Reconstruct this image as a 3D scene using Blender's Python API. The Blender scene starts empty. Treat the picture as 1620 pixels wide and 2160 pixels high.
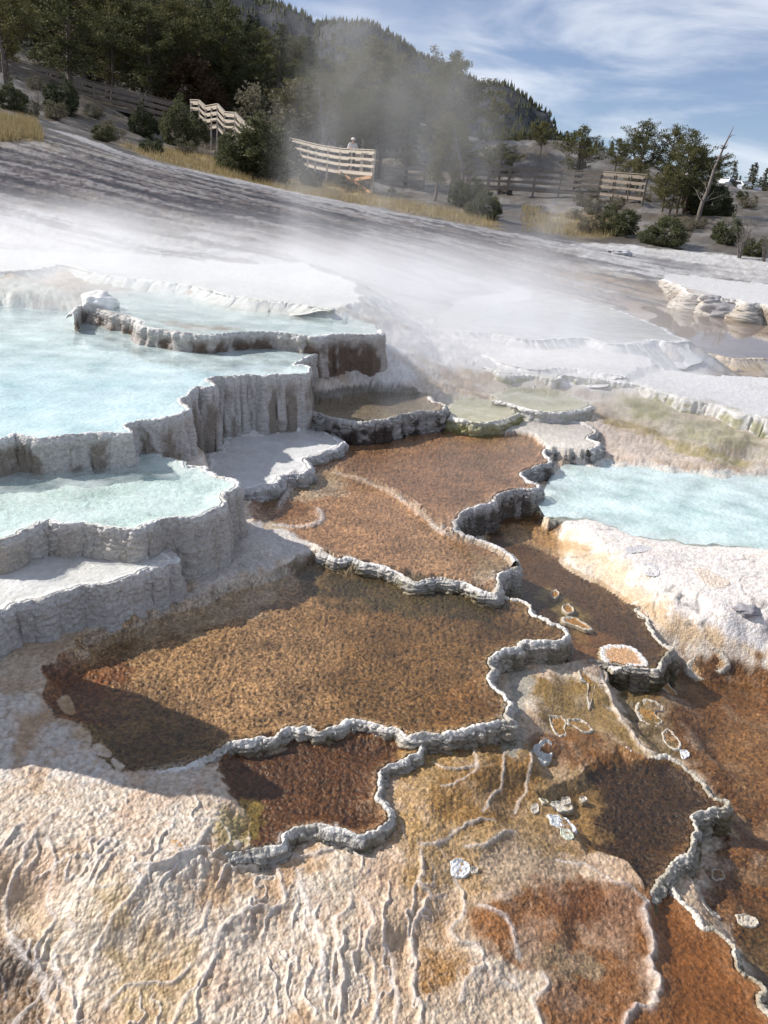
import bpy, bmesh, math, random, time
import numpy as np
T0 = time.time()
random.seed(7); rng = np.random.default_rng(11)
S = bpy.context.scene
COL = S.collection

# ------------------------------------------------------------------ camera
F = 1679.0; ZE = 2.2
PI_ = math.radians(22); RO = math.radians(6)
FW = np.array([0, math.cos(PI_), -math.sin(PI_)]); U0 = np.array([0, math.sin(PI_), math.cos(PI_)]); R0 = np.array([1.0, 0, 0])
RT = math.cos(RO)*R0 + math.sin(RO)*U0; UP = math.cos(RO)*U0 - math.sin(RO)*R0
def ray(p): return FW + (p[0]-810)/F*RT - (p[1]-1080)/F*UP
def W(p, z):
    d = ray(p); t = (z-ZE)/d[2]; return (d[0]*t, d[1]*t)
def hor(x): return 1080 - F*math.tan(PI_)/math.cos(RO) + (x-810)*math.tan(RO)
def az_of(x, y=None):
    d = ray((x, hor(x) if y is None else y)); return math.atan2(d[0], d[1])
from mathutils import Matrix, Vector
SUN_AZ = math.radians(101-180); SUN_EL = math.radians(37)     # azimuth towards the sun, measured from +Y clockwise
cam = bpy.data.cameras.new("camera"); camo = bpy.data.objects.new("camera", cam); COL.objects.link(camo)
M = Matrix.Identity(4)
for i in range(3):
    M[i][0] = RT[i]; M[i][1] = UP[i]; M[i][2] = -FW[i]
M[2][3] = ZE
camo.matrix_world = M
cam.sensor_fit = 'VERTICAL'; cam.angle = 2*math.atan(1080/F); cam.clip_end = 20000; cam.clip_start = 0.05
S.camera = camo

# ------------------------------------------------------------------ noise
_perm = rng.permutation(4096).astype(np.int64)
_g = rng.uniform(0, 2*np.pi, 4096); _gx = np.cos(_g); _gy = np.sin(_g); _rv = rng.random(4096); _rw = rng.random(4096)
def _h(ix, iy): return _perm[(_perm[ix & 4095] + iy) & 4095]
def perlin(x, y):
    x = np.asarray(x, float); y = np.asarray(y, float)
    ix = np.floor(x).astype(np.int64); iy = np.floor(y).astype(np.int64); fx = x-ix; fy = y-iy
    u = fx*fx*fx*(fx*(fx*6-15)+10); v = fy*fy*fy*(fy*(fy*6-15)+10)
    def g(a, b):
        h = _h(ix+a, iy+b); return _gx[h]*(fx-a) + _gy[h]*(fy-b)
    return 1.5*((g(0, 0)*(1-u)+g(1, 0)*u)*(1-v) + (g(0, 1)*(1-u)+g(1, 1)*u)*v)
def fbm(x, y, o=4, g=0.5):
    a = 1.0; s = 0; n = 0
    for i in range(o):
        s = s + a*perlin(x*2**i+17.3*i, y*2**i+9.1*i); n += a; a *= g
    return s/n
def worley(x, y):
    ix = np.floor(x).astype(np.int64); iy = np.floor(y).astype(np.int64)
    best = np.full(np.shape(x), 9.0); sec = best.copy()
    for a in (-1, 0, 1):
        for b in (-1, 0, 1):
            h = _h(ix+a, iy+b)
            d = (ix+a+_rv[h]-x)**2 + (iy+b+_rw[h]-y)**2
            sec = np.minimum(sec, np.maximum(best, d)); best = np.minimum(best, d)
    return np.sqrt(best), np.sqrt(sec)
def ss(a, b, x):
    t = np.clip((x-a)/(b-a), 0, 1); return t*t*(3-2*t)
def mix(a, b, t): return a*(1-t) + b*t

# ------------------------------------------------------------------ base ground table: rows distance, columns azimuth (given by picture column at the horizon)
TD = np.log(np.array([0.6, 2, 3, 4, 5, 6.5, 8, 10, 13, 17, 22, 30, 40, 50, 60, 75, 100, 150, 250, 500]))
TC = [-900, -300, 0, 300, 600, 900, 1200, 1620, 2300]
TA = np.array([az_of(c) for c in TC])
TZ = np.array([
 [-.15,-.15,-.15,-.20,-.25,-.30,-.35,-.35,-.40],
 [-.05,-.05,-.08,-.12,-.16,-.22,-.28,-.36,-.40],
 [.05,.05,.0,-.02,-.08,-.20,-.27,-.37,-.40],
 [.20,.15,.0,-.02,-.03,-.18,-.22,-.38,-.40],
 [.40,.35,.20,.02,.0,-.10,-.14,-.20,-.25],
 [.55,.55,.40,.20,.05,-.02,-.10,-.10,-.15],
 [.65,.65,.62,.50,.20,.05,.05,.04,.02],
 [.80,.80,.80,.78,.74,.50,.25,.20,.18],
 [1.0,1.0,.97,.92,.86,.55,.34,.04,.03],
 [1.4,1.4,1.35,1.2,1.0,.50,.10,-.32,-.3],
 [2.1,2.1,2.0,1.7,1.25,.80,.24,-.32,-.3],
 [3.2,3.2,3.0,2.25,1.65,1.25,.82,.50,.5],
 [4.2,4.2,3.9,2.9,1.7,1.5,1.5,1.9,2.0],
 [5.5,5.5,5.0,3.6,2.4,1.9,2.5,3.1,3.1],
 [7.4,7.4,7.2,5.4,3.6,2.8,3.2,4.2,4.0],
 [10,10,9.0,7.2,5.2,4.4,5.9,5.2,4.6],
 [15,15,13,11,8.5,7.0,5.5,4.0,3.0],
 [32,32,27,21,16.5,10.9,8.5,6,4],
 [66,66,56,43,31.5,20.5,16,10,6],
 [120,120,100,84,60,39,26,9,4]], float)
TZ[9:] = 2.2+(TZ[9:]-2.2)/1.163
def cr(t): return (-.5*t+t*t-.5*t**3, 1-2.5*t*t+1.5*t**3, .5*t+2*t*t-1.5*t**3, -.5*t*t+.5*t**3)
def base_z(x, y):
    r = np.hypot(x, y); a = np.clip(np.arctan2(x, y), TA[0], TA[-1]-1e-6); l = np.clip(np.log(np.maximum(r, .61)), TD[0], TD[-1]-1e-6)
    i = np.clip(np.searchsorted(TD, l, 'right')-1, 0, len(TD)-2); j = np.clip(np.searchsorted(TA, a, 'right')-1, 0, len(TA)-2)
    u = (l-TD[i])/(TD[i+1]-TD[i]); v = (a-TA[j])/(TA[j+1]-TA[j])
    cu = cr(u); cv = cr(v); z = 0
    for m in range(4):
        im = np.clip(i-1+m, 0, len(TD)-1)
        for n in range(4):
            z = z + cu[m]*cv[n]*TZ[im, np.clip(j-1+n, 0, len(TA)-1)]
    b = r < 10.5
    if b.any():
        xb, yb = x[b], y[b]; sw = 1e-12; sz = 0
        for (cx, cy, cz) in CTL:
            k = 1/((xb-cx)**2+(yb-cy)**2+1e-4)**2; sw = sw+k; sz = sz+k*cz
        z = np.array(z); z[b] = mix(sz/sw, z[b], ss(8, 10, r[b]))
    # rolling of the ground
    z = z + fbm(x*.9, y*.9, 3)*.03*ss(.5, 2, r)*(1-ss(8, 12, r)) + fbm(x*.22+5, y*.22, 4)*.10*ss(6, 12, r)*(1-ss(26, 34, r)) \
          + fbm(x*.08, y*.08+3, 5)*.8*ss(36, 60, r) + fbm(x*.02, y*.02+3, 4)*3*ss(110, 220, r)
    # bare grey mound behind the right-hand boardwalk
    bx, by = MOUND
    z = z + 2.1*np.exp(-(((x-bx)/12)**2+((y-by)/8)**2)**1.2)
    return z
CTL = [(*W((a, b), c), c) for a, b, c in [(0,1700,.0),(200,1750,-.02),(440,1850,-.06),(0,2000,-.12),(0,2150,-.16),(300,2150,-.14),(600,2000,-.12),(600,2160,-.15),(800,1900,-.10),(800,2150,-.17),(900,2050,-.17),(1000,1950,-.16),(1100,2150,-.2),(1300,2150,-.23),(-300,1700,.1),(-300,2100,-.1),(700,2500,-.25),(1300,2500,-.3),
 (840,1760,-.08),(870,1680,-.08),(900,1620,-.085),(1000,1610,-.09),(1090,1600,-.10),(1000,1750,-.12),(1130,1680,-.16),(1120,1730,-.17),(1100,1850,-.16),(1220,1815,-.182),(1350,1895,-.195),(1320,1850,-.185),(1130,1560,-.13),(1180,1630,-.18),(1250,1600,-.185),(1320,1590,-.185),
 (1100,1500,-.11),(1120,1420,-.115),(1230,1400,-.125),(1240,1450,-.15),(1200,1550,-.16),(1340,1580,-.19),(1290,1520,-.17),(1330,1460,-.25),(1360,1520,-.28),(1400,1560,-.30),(1420,1440,-.36),(1450,1600,-.31),(500,1850,-.07),(600,1830,-.08),(700,1800,-.08),(760,1790,-.08),(440,1740,-.015),(445,1650,-.01),(350,1660,-.01),
 (1500,1450,-.375),(1600,1500,-.375),(1550,1600,-.375),(1600,1750,-.375),(1600,1900,-.37),(1900,1700,-.38),(1620,2000,-.35),(1480,1850,-.32),(1560,1730,-.35),(1500,1760,-.32),(1440,1860,-.25),(1420,1840,-.24),(1400,1880,-.24),(1500,1900,-.34),(1900,2200,-.38),
 (1250,2000,-.215),(1340,2080,-.22),(1360,2130,-.23),(1150,1950,-.18),
 (60,1430,.05),(100,1520,.03),(200,1630,.01),(250,1660,.0),(200,1350,.03),(400,1260,.04),(480,1200,.05),(560,1150,.11),(540,1190,.07),(450,1225,.06),(610,1160,.07),(0,1480,.08),
 (1100,1250,-.16),(1200,1300,-.16),(1300,1350,-.16),(1060,1130,-.15),(1100,1180,-.16),(1200,1220,-.16),(1110,1300,-.14),(1170,1290,-.12),
 (1130,1080,-.10),(1180,1090,-.05),(1220,1110,-.04),(1300,1140,-.0),(1400,1175,.0),(1500,1200,-.01),(1600,1250,-.03),(1620,1390,-.335),(1600,1345,-.22),(1500,1300,-.15),(1530,1360,-.32),(1400,1275,-.125),(1300,1225,-.115),(1200,1155,-.11),(1440,1345,-.33),(1380,1300,-.14),(1700,1200,.0),
 (1200,970,-.01),(1270,962,.01),(1400,962,.03),(1600,980,.0),(1180,1010,-.06),(1160,1050,-.05),(1290,890,.08),(1400,905,.12),(1600,935,.09),(1350,838,.22),(1500,880,.20),(1620,905,.18),(1420,850,.24),(1480,868,.24),(1560,890,.23),(1450,880,.2),(1550,908,.19),(1330,825,.25),(1400,870,.2),(1260,865,.15),(1050,822,.16),(1180,812,.16),(940,812,.16),(860,812,.16),
 (1000,870,.14),(1150,890,.09),(600,850,.22),(560,840,.25),(480,870,.12),(430,930,.11),(500,950,.09),(700,930,.06),(900,900,.08),(850,810,.22),(760,810,.24),(820,715,.60),(690,790,.40),(740,785,.37),(790,775,.38),(840,775,.36),(560,878,.22),(620,862,.26),(500,882,.18),(870,745,.42),(820,770,.40),(900,700,.50),(790,780,.38),(200,1000,.3),(0,1200,.15),(-300,1000,.35),(200,1200,.15)]]
_a = az_of(1060); MOUND = (76*math.sin(_a), 76*math.cos(_a))

# ------------------------------------------------------------------ terrace layers (traced rims, each projected on its own level)
def cat(P, n=6):
    P = np.array(P, float); Q = np.vstack([2*P[0]-P[1], P, 2*P[-1]-P[-2]]); out = []
    for i in range(len(P)-1):
        for k in range(n):
            c = cr(k/n); out.append(c[0]*Q[i]+c[1]*Q[i+1]+c[2]*Q[i+2]+c[3]*Q[i+3])
    out.append(P[-1]); return np.array(out)
def resample(P, ds):
    d = np.r_[0, np.cumsum(np.hypot(*np.diff(P, axis=0).T))]; n = max(4, int(d[-1]/ds)); t = np.linspace(0, d[-1], n+1)
    return np.c_[np.interp(t, d, P[:, 0]), np.interp(t, d, P[:, 1])], t
def refine(P, ds, amp, sc):
    P, t = resample(P, ds)
    T = np.gradient(P, axis=0); T /= np.hypot(T[:, 0], T[:, 1])[:, None]+1e-9; N = np.c_[-T[:, 1], T[:, 0]]
    f = 1.0/sc
    n = fbm(P[:, 0]*5*f, P[:, 1]*5*f, 3)*1.2 + (np.abs(perlin(P[:, 0]*13*f+4, P[:, 1]*13*f))-.3)*1.0 + perlin(P[:, 0]*31*f, P[:, 1]*31*f)*.25
    w = np.minimum(1, np.minimum(t, t[-1]-t)/(.1*sc))
    return P + N*(n*amp*sc*w)[:, None]
LAY = []
def L(name, z, rim, back=(), depth=.02, sc=1.0, amp=.022, strip=True, soft=None, slope=8.0, col=(.6, .55, .5), shore=None, sw=.12, pop=.0, mat=.0, water=None, wl=.004, **k):
    R = np.array([W(p, z) for p in rim]); R = cat(R, 5); R = refine(R, .018*sc, amp, sc) if amp else R
    B = np.array([W(p, z) for p in back]) if len(back) else np.zeros((0, 2))
    if len(B) and k.get('wb', 1): B = refine(np.vstack([R[-1:], B, R[:1]]), .05*sc, .05, sc*1.2)[1:-1]
    P = np.vstack([R, B]); A = .5*np.sum(P[:, 0]*np.roll(P[:, 1], -1)-np.roll(P[:, 0], -1)*P[:, 1])
    d = dict(name=name, z=z, R=R, P=P, out=(1 if A > 0 else -1), depth=depth, sc=sc, strip=strip, soft=soft, slope=slope, col=np.array(col), shore=None if shore is None else np.array(shore), sw=sw, pop=pop, mat=mat, water=water, wl=wl, **k)
    LAY.append(d); return d
def sdist(x, y, P):
    """signed distance, negative inside"""
    best = np.full(x.shape, 1e9); ins = np.zeros(x.shape, bool)
    Q = np.roll(P, -1, axis=0)
    for (x0, y0), (x1, y1) in zip(P, Q):
        ex, ey = x1-x0, y1-y0; l2 = ex*ex+ey*ey+1e-12; dx = x-x0; dy = y-y0
        t = np.clip((dx*ex+dy*ey)/l2, 0, 1); np.minimum(best, (dx-t*ex)**2+(dy-t*ey)**2, out=best)
        if y0 != y1:
            ins ^= ((y0 > y) != (y1 > y)) & (dx < ex*dy/ey if True else 0)
    d = np.sqrt(best); return np.where(ins, -d, d)
def pdist(x, y, P):
    best = np.full(x.shape, 1e9); arg = np.zeros(x.shape)
    s = 0; side = np.zeros(x.shape)
    for (x0, y0), (x1, y1) in zip(P[:-1], P[1:]):
        ex, ey = x1-x0, y1-y0; l = math.hypot(ex, ey)+1e-9; dx = x-x0; dy = y-y0
        t = np.clip((dx*ex+dy*ey)/l/l, 0, 1); d = (dx-t*ex)**2+(dy-t*ey)**2; m = d < best
        best = np.where(m, d, best); arg = np.where(m, s+t*l, arg); side = np.where(m, np.sign(ex*dy-ey*dx), side); s += l
    return np.sqrt(best), arg, s, side

WHITE = (.80, .78, .76); CREAM = (.72, .66, .58)
# far and middle: bottom-up order
L('tan_flat', .18, [(1385,715),(1410,722),(1435,733),(1460,740),(1500,747),(1560,757),(1620,757),(1800,775)], [(2100,760),(2000,690),(1700,680),(1500,655),(1300,640),(1250,650)], sc=2.6, depth=.02, col=(.50,.38,.28), water='flat', wallt=2.2,
  lip=(.72,.62,.5), wall=(.66,.56,.45), stain=(.6,.42,.2), st=.35, style='drape', label='pale tan flowstone edge below the brown reflecting water at the right', skipwater=False)
L('mist_flat', .45, [(880,690),(960,697),(1025,702),(1080,712),(1110,716),(1170,716),(1230,712),(1270,722),(1310,727),(1350,722),(1385,717),(1420,722),(1455,720)], [(1400,690),(1300,650),(1150,618),(1000,590),(860,580),(760,620),(740,680)], sc=2.6, depth=.015, col=(.80,.80,.78), water='white', wallt=2.1,
  lip=(.85,.85,.85), wall=(.82,.82,.83), stain=(.7,.68,.6), st=.15, hs=.5, style='drape', label='broad white draped rim under the thickest steam')
L('left_flat', .88, [(-260,548),(-120,560),(0,572),(60,570),(130,560),(190,572),(230,582),(300,590),(350,596),(410,604),(470,620),(540,632),(600,638),(650,645),(700,654)], [(760,640),(760,600),(650,560),(400,530),(0,500),(-300,490)], sc=2.6, depth=.015, col=(.80,.80,.76), water=None, wallt=2.4,
  lip=(.85,.85,.82), wall=(.80,.80,.76), stain=(.6,.62,.45), st=.2, hs=.42, style='drape', label='long white scalloped cascade below the steam at the upper left')
L('white_step_high', .355, [(800,735),(850,742),(880,750),(935,745),(1010,748),(1060,765),(1130,780),(1200,775),(1260,785),(1320,795)], [(1400,760),(1300,735),(1100,722),(900,700),(760,700)], sc=2.0, depth=.0, col=(.82,.81,.80), water=None, wallt=2.6,
  lip=(.85,.84,.84), wall=(.84,.83,.83), stain=(.75,.7,.6), st=.1, hs=.4, style='drape', label='smooth white mound edge between the steamy flat and the fluted curtain')
L('bank_flat', .56, [(1400,590),(1440,606),(1452,618),(1480,622),(1520,630),(1560,634),(1575,642),(1600,640),(1650,650),(1800,670)], [(2000,640),(1800,600),(1500,570),(1400,575)], sc=3.2, depth=.0, col=(.76,.74,.71), wallt=.7,
  lip=(.78,.76,.73), wall=(.62,.57,.50), stain=(.30,.24,.17), st=.7, style='ledge', label='broken cream coloured bank above the brown reflecting water at the far right')
L('curtain', .31, [(740,800),(790,800),(830,795),(850,780),(860,770),(900,768),(935,770),(980,772),(1025,776),(1045,783),(1060,790),(1100,790),(1130,792),(1155,798),(1170,801),(1180,796),(1190,791),(1260,800),(1340,810),(1370,820),(1410,831),(1450,843),(1495,851),(1530,862),(1560,871),(1620,885),(1700,905)], [(1900,880),(1800,800),(1500,790),(1200,750),(900,740),(780,740)], sc=1.9, depth=.0, col=(.83,.82,.81), water=None, wallt=.32,
  lip=(.84,.83,.82), wall=(.76,.74,.70), stain=(.34,.32,.12), st=.55, style='drape', label='white fluted curtain wall with yellow green streaks above the small pale pools')
L('pool_16', -.03, [(1150,1090),(1135,1060),(1150,1030),(1165,1000),(1190,980)], [(1260,970),(1400,985),(1500,995),(1620,1000),(1900,1010),(1900,1260),(1620,1160),(1450,1148),(1330,1130),(1240,1095)], depth=.10, sc=1.6, amp=0, strip=False, col=(.62,.78,.76), shore=(.80,.76,.70), sw=.5, water='blue', wl=.0, slope=1.0, mat=.3)
L('pool_9', -.13, [(1340,1287),(1352,1296),(1365,1305),(1368,1325),(1390,1350),(1405,1362),(1420,1372),(1408,1385),(1395,1400),(1390,1414),(1350,1412),(1310,1405),(1280,1400),(1240,1395)], [(1190,1400),(1060,1340),(1060,1200),(1010,1110),(1050,1080),(1140,1080),(1230,1150),(1330,1220),(1450,1290)], depth=.03, col=(.14,.078,.030), shore=(.42,.30,.18), sw=.05, water='clear', mat=.85,
  lip=(.62,.58,.52), wall=(.28,.24,.18), stain=(.10,.08,.04), st=.8, style='ledge', label='dark crusty rim at the end of the brown channel')
L('pool_6', -.20, [(1300,1570),(1360,1600),(1400,1598),(1435,1610),(1455,1630),(1475,1650),(1510,1682),(1537,1692),(1525,1703),(1500,1706),(1460,1720),(1468,1735),(1470,1752),(1460,1765),(1465,1778),(1450,1800),(1430,1808),(1415,1822),(1412,1845),(1395,1856),(1385,1864),(1372,1885),(1365,1907)], [(1340,1870),(1325,1835),(1225,1805),(1200,1760),(1125,1705),(1160,1665),(1235,1615)], depth=.03, sc=.9, col=(.085,.048,.016), shore=(.30,.17,.07), sw=.05, water='clear', mat=.9,
  lip=(.66,.62,.55), wall=(.40,.37,.30), stain=(.16,.13,.06), st=.6, style='ledge', label='grey crusted rim curving round the dark olive brown pool at the lower right')
L('pool_7', -.235, [(1405,1850),(1420,1880),(1435,1900),(1465,1927),(1475,1942),(1485,1957),(1510,1965),(1530,1976),(1545,1995),(1550,2012),(1560,2047),(1580,2060),(1595,2067),(1620,2092),(1600,2110),(1625,2150),(1650,2230)], [(1300,2300),(1320,2150),(1352,2115),(1380,2105),(1390,2065),(1376,2040),(1382,1995),(1360,1940),(1366,1905)], depth=.012, sc=.8, col=(.30,.125,.035), shore=(.46,.26,.13), sw=.03, water='clear', mat=.4,
  lip=(.74,.68,.60), wall=(.34,.30,.22), stain=(.14,.12,.06), st=.6, style='ledge', label='cream crusted rim running down to the bottom right corner')
L('pool_10', .075, [(1262,934),(1258,942),(1240,953),(1190,952),(1150,950),(1152,961),(1160,975),(1140,983),(1120,988),(1100,998),(1110,1015),(1135,1023),(1139,1030),(1120,1033),(1095,1033),(1072,1036),(1050,1043),(1042,1060),(1012,1070),(990,1076),(972,1082),(965,1100),(960,1117),(975,1128),(1005,1138),(1030,1146),(1050,1156),(1070,1166),(1088,1187)], [(1060,1200),(935,1120),(810,1030),(690,1000),(600,1000),(560,930),(640,880),(800,900),(940,880),(1100,885),(1200,889),(1240,899),(1258,911)], depth=.02, sc=1.2, col=(.44,.29,.20), shore=(.60,.50,.42), sw=.06, water='clear', mat=.9,
  lip=(.66,.64,.62), wall=(.42,.40,.38), stain=(.13,.11,.09), st=.7, style='ledge', label='grey ribbed wall stepping down toward the right blue pool')
L('pool_11', .045, [(560,1128),(600,1126),(620,1141),(650,1151),(690,1172),(715,1180),(750,1180),(780,1190),(810,1197),(845,1215),(875,1228),(905,1220),(935,1220),(960,1227),(980,1230),(1005,1245),(1030,1250),(1045,1249),(1050,1222),(1060,1210),(1085,1200),(1090,1190),(1080,1172)], [(1060,1160),(1010,1143),(960,1130),(935,1116),(900,1080),(850,1045),(810,1022),(740,995),(690,985),(640,1010),(580,1030),(520,1060),(520,1110)], depth=.015, col=(.52,.35,.24), shore=(.62,.50,.40), sw=.05, water='clear', mat=.9,
  lip=(.84,.81,.77), wall=(.52,.49,.44), stain=(.2,.17,.1), st=.4, style='ledge', label='thin white crusted rim between the rust coloured pool and the big brown pool')
L('pool_4', .0, [(1030,1248),(1075,1262),(1100,1268),(1120,1280),(1120,1295),(1140,1305),(1160,1315),(1180,1320),(1195,1330),(1197,1345),(1180,1352),(1160,1355),(1110,1357),(1085,1365),(1060,1373),(1045,1382),(1032,1395),(1040,1415),(1035,1440),(1050,1456),(1068,1470),(1082,1486),(1072,1500),(1065,1510),(1080,1522),(1055,1522),(1030,1528),(985,1541),(930,1551),(900,1553),(875,1558),(858,1556),(840,1545),(810,1536),(780,1525),(750,1523),(720,1530),(695,1540),(670,1546),(650,1535),(625,1535),(610,1537),(595,1545),(585,1560),(555,1558),(525,1561),(480,1571),(465,1583),(450,1594),(420,1608),(390,1620),(355,1628),(320,1632),(280,1638),(240,1642)], [(215,1615),(185,1570),(100,1500),(72,1460),(75,1425),(100,1405),(200,1330),(380,1275),(450,1245),(560,1215),(610,1188),(650,1165),(720,1185),(875,1210)], depth=.03, col=(.275,.18,.085), shore=(.46,.34,.20), sw=.05, water='clear', mat=1.0,
  lip=(.82,.79,.74), wall=(.50,.45,.38), stain=(.20,.17,.11), st=.45, style='ledge', label='winding white crusted rim around the big golden brown pool')
L('pool_5', -.03, [(885,1568),(888,1580),(865,1595),(840,1608),(815,1616),(806,1632),(800,1650),(796,1668),(790,1682),(802,1695),(820,1712),(812,1730),(800,1748),(775,1757),(750,1760),(722,1757),(700,1752),(690,1745),(680,1742),(660,1742),(640,1746),(615,1752),(596,1765),(592,1785),(560,1790),(525,1796),(480,1802),(440,1803)], [(450,1760),(472,1700),(440,1650),(470,1600),(450,1590),(500,1560),(700,1530),(850,1550)], depth=.03, sc=.9, col=(.125,.056,.020), shore=(.34,.20,.10), sw=.05, water='clear', mat=.8,
  lip=(.70,.68,.64), wall=(.48,.45,.40), stain=(.2,.17,.1), st=.45, style='ledge', label='knobbly white rim around the small dark rust pool below the big one')
L('pool_13', .105, [(925,893),(985,892),(1025,895),(1090,885),(1140,888),(1200,891),(1225,894),(1240,899),(1258,911),(1240,924),(1256,932),(1262,941),(1240,951)], [(1150,945),(1120,915),(1000,905),(950,905)], depth=.0, sc=1.5, amp=.012, strip=True, col=(.66,.62,.56), water=None, pop=.4,
  lip=(.72,.69,.66), wall=(.50,.48,.45), stain=(.2,.18,.14), st=.5, style='ledge', label='pale bare ledge stepping above the middle rust coloured pool')
L('pool_12', .26, [(585,850),(610,856),(632,866),(655,870),(690,877),(712,884),(740,889),(775,890),(800,888),(812,886),(835,880),(860,873),(900,869),(936,866),(938,855),(912,846),(905,838)], [(900,830),(830,814),(760,811),(690,816),(640,833),(605,842)], depth=.05, sc=1.5, col=(.26,.24,.20), shore=(.44,.36,.30), sw=.1, water='clear', mat=.5,
  lip=(.62,.60,.57), wall=(.44,.42,.40), stain=(.08,.06,.05), st=.75, style='ledge', label='dark stained thick rim holding the grey green pool in the centre')
L('pool_15', .18, [(935,862),(945,880),(965,886),(985,890),(1005,893),(1025,892),(1045,891),(1060,887),(1080,880),(1095,872)], [(1090,850),(1000,835),(940,845)], depth=.02, sc=1.7, amp=.012, col=(.56,.52,.36), shore=(.70,.66,.58), sw=.1, water='milk',
  lip=(.76,.74,.68), wall=(.50,.47,.30), stain=(.30,.28,.10), st=.6, style='ledge', label='low yellow green rim of the tiny pool beside the pale green one')
L('pool_14', .21, [(1040,845),(1070,851),(1090,857),(1110,863),(1135,868),(1160,870),(1185,870),(1210,867),(1232,862),(1250,857)], [(1240,845),(1190,825),(1120,812),(1060,815),(1040,830)], depth=.02, sc=1.8, amp=.012, col=(.60,.56,.40), shore=(.74,.72,.64), sw=.12, water='milk',
  lip=(.80,.78,.74), wall=(.66,.64,.60), stain=(.36,.34,.2), st=.3, style='flute', label='white fluted rim of the oval pale green pool')
L('pool_22', .13, [(727,934),(710,945),(690,955),(665,962),(645,971),(652,985),(640,1000),(615,1001),(590,1006),(580,1022),(555,1026),(530,1033),(500,1035)], [(440,1010),(440,960),(480,915),(540,900),(640,893),(700,905)], depth=.012, sc=1.3, col=(.74,.73,.72), shore=(.78,.77,.75), sw=.08, water='white', pop=.2,
  lip=(.76,.75,.75), wall=(.60,.59,.58), stain=(.3,.27,.22), st=.3, style='ledge', label='low scalloped grey white shelf in the shade below the tall left wall')
L('pool_3', .25, [(-330,1420),(-200,1365),(-90,1330),(0,1300),(30,1273),(90,1262),(150,1243),(185,1236),(220,1232),(255,1222),(280,1215),(305,1205),(325,1197),(350,1191),(375,1186),(370,1176),(360,1165),(345,1148),(310,1142)], [(250,1130),(100,1120),(-300,1180)], depth=.015, sc=1.0, col=(.80,.80,.76), shore=(.82,.81,.78), sw=.08, water='white', pop=.45,
  lip=(.82,.81,.79), wall=(.56,.53,.50), stain=(.50,.46,.42), st=.3, style='grit', label='lowest of the three broad terrace walls at the left, pale and shaded')
L('pool_2', .42, [(-330,1105),(-150,1130),(0,1136),(50,1117),(95,1099),(115,1102),(135,1107),(165,1104),(200,1107),(240,1112),(285,1117),(302,1110),(320,1102),(342,1093),(365,1090),(400,1090),(430,1086),(452,1075),(471,1065),(474,1040),(490,1035),(503,1024),(495,1014),(470,1007),(450,1001),(435,994),(432,984),(395,984)], [(390,970),(270,940),(0,950),(-330,980)], depth=.04, sc=1.1, col=(.70,.78,.74), shore=(.80,.82,.78), sw=.12, water='pale', pop=.5,
  lip=(.84,.83,.81), wall=(.56,.53,.49), stain=(.50,.43,.36), st=.4, style='grit', label='middle of the three broad terrace walls at the left, bulging to a rounded corner')
L('pool_1', .63, [(-330,955),(-150,938),(0,925),(30,916),(60,922),(90,925),(135,920),(175,916),(215,912),(250,914),(275,912),(265,896),(290,890),(310,887),(345,880),(385,872),(395,860),(382,850),(387,838),(398,826),(415,817),(440,818),(457,814),(445,806),(435,799),(460,794),(495,793),(530,791),(560,792),(580,790),(615,789),(645,787),(652,780),(648,772),(620,769),(635,760),(650,752),(670,745)], [(660,725),(450,715),(250,690),(150,655),(0,640),(-330,640)], depth=.13, sc=1.3, col=(.74,.86,.87), shore=(.84,.85,.82), sw=.3, water='blue', pop=.3,
  lip=(.82,.81,.79), wall=(.60,.57,.54), stain=(.24,.19,.14), st=.6, style='flute', label='tall fluted wall below the large milky turquoise pool at the left')
L('pool_17', .79, [(150,664),(163,652),(180,645),(210,652),(240,660),(270,667),(295,675),(290,684),(300,688),(340,695),(380,701),(415,704),(450,706),(500,702),(550,700),(590,702),(630,706),(670,710),(700,706),(735,704),(770,706),(800,705),(802,697)], [(790,680),(650,655),(450,630),(300,610),(190,620),(170,635)], depth=.04, sc=1.9, amp=.014, col=(.70,.80,.80), shore=(.80,.80,.78), sw=.25, water='pale', pop=.3,
  lip=(.78,.77,.75), wall=(.50,.45,.41), stain=(.13,.08,.05), st=.7, style='flute', label='dark streaked fluted rim of the highest blue white pool')
# soft mounds (no rim): white crust and sloping ground
MND = []
def MD(z, poly, soft, col=None, **k):
    P = cat(np.array([W(p, z) for p in poly+[poly[0]]]), 4)[:-1]; MND.append(dict(z=z, P=P, soft=soft, col=None if col is None else np.array(col), **k))
MD(.02, [(-250,1600),(0,1490),(60,1480),(110,1545),(160,1585),(205,1640),(250,1665),(420,1650),(440,1720),(400,1800),(250,1850),(100,1780),(-250,1800)], .22)
MD(-.01, [(1260,1110),(1340,1145),(1460,1165),(1640,1185),(1900,1230),(1900,1340),(1620,1290),(1500,1270),(1400,1215),(1300,1165)], .42)
MD(.30, [(375,945),(400,935),(425,945),(432,962),(415,975),(385,975)], .05)
MD(.07, [(760,800),(900,805),(1040,812),(1060,850),(930,830),(760,805)], .3)
MD(.17, [(960,815),(1030,812),(1050,842),(1000,835),(950,832)], .2)
MD(.31, [(560,830),(590,832),(600,850),(570,855),(540,850)], .05)
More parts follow.
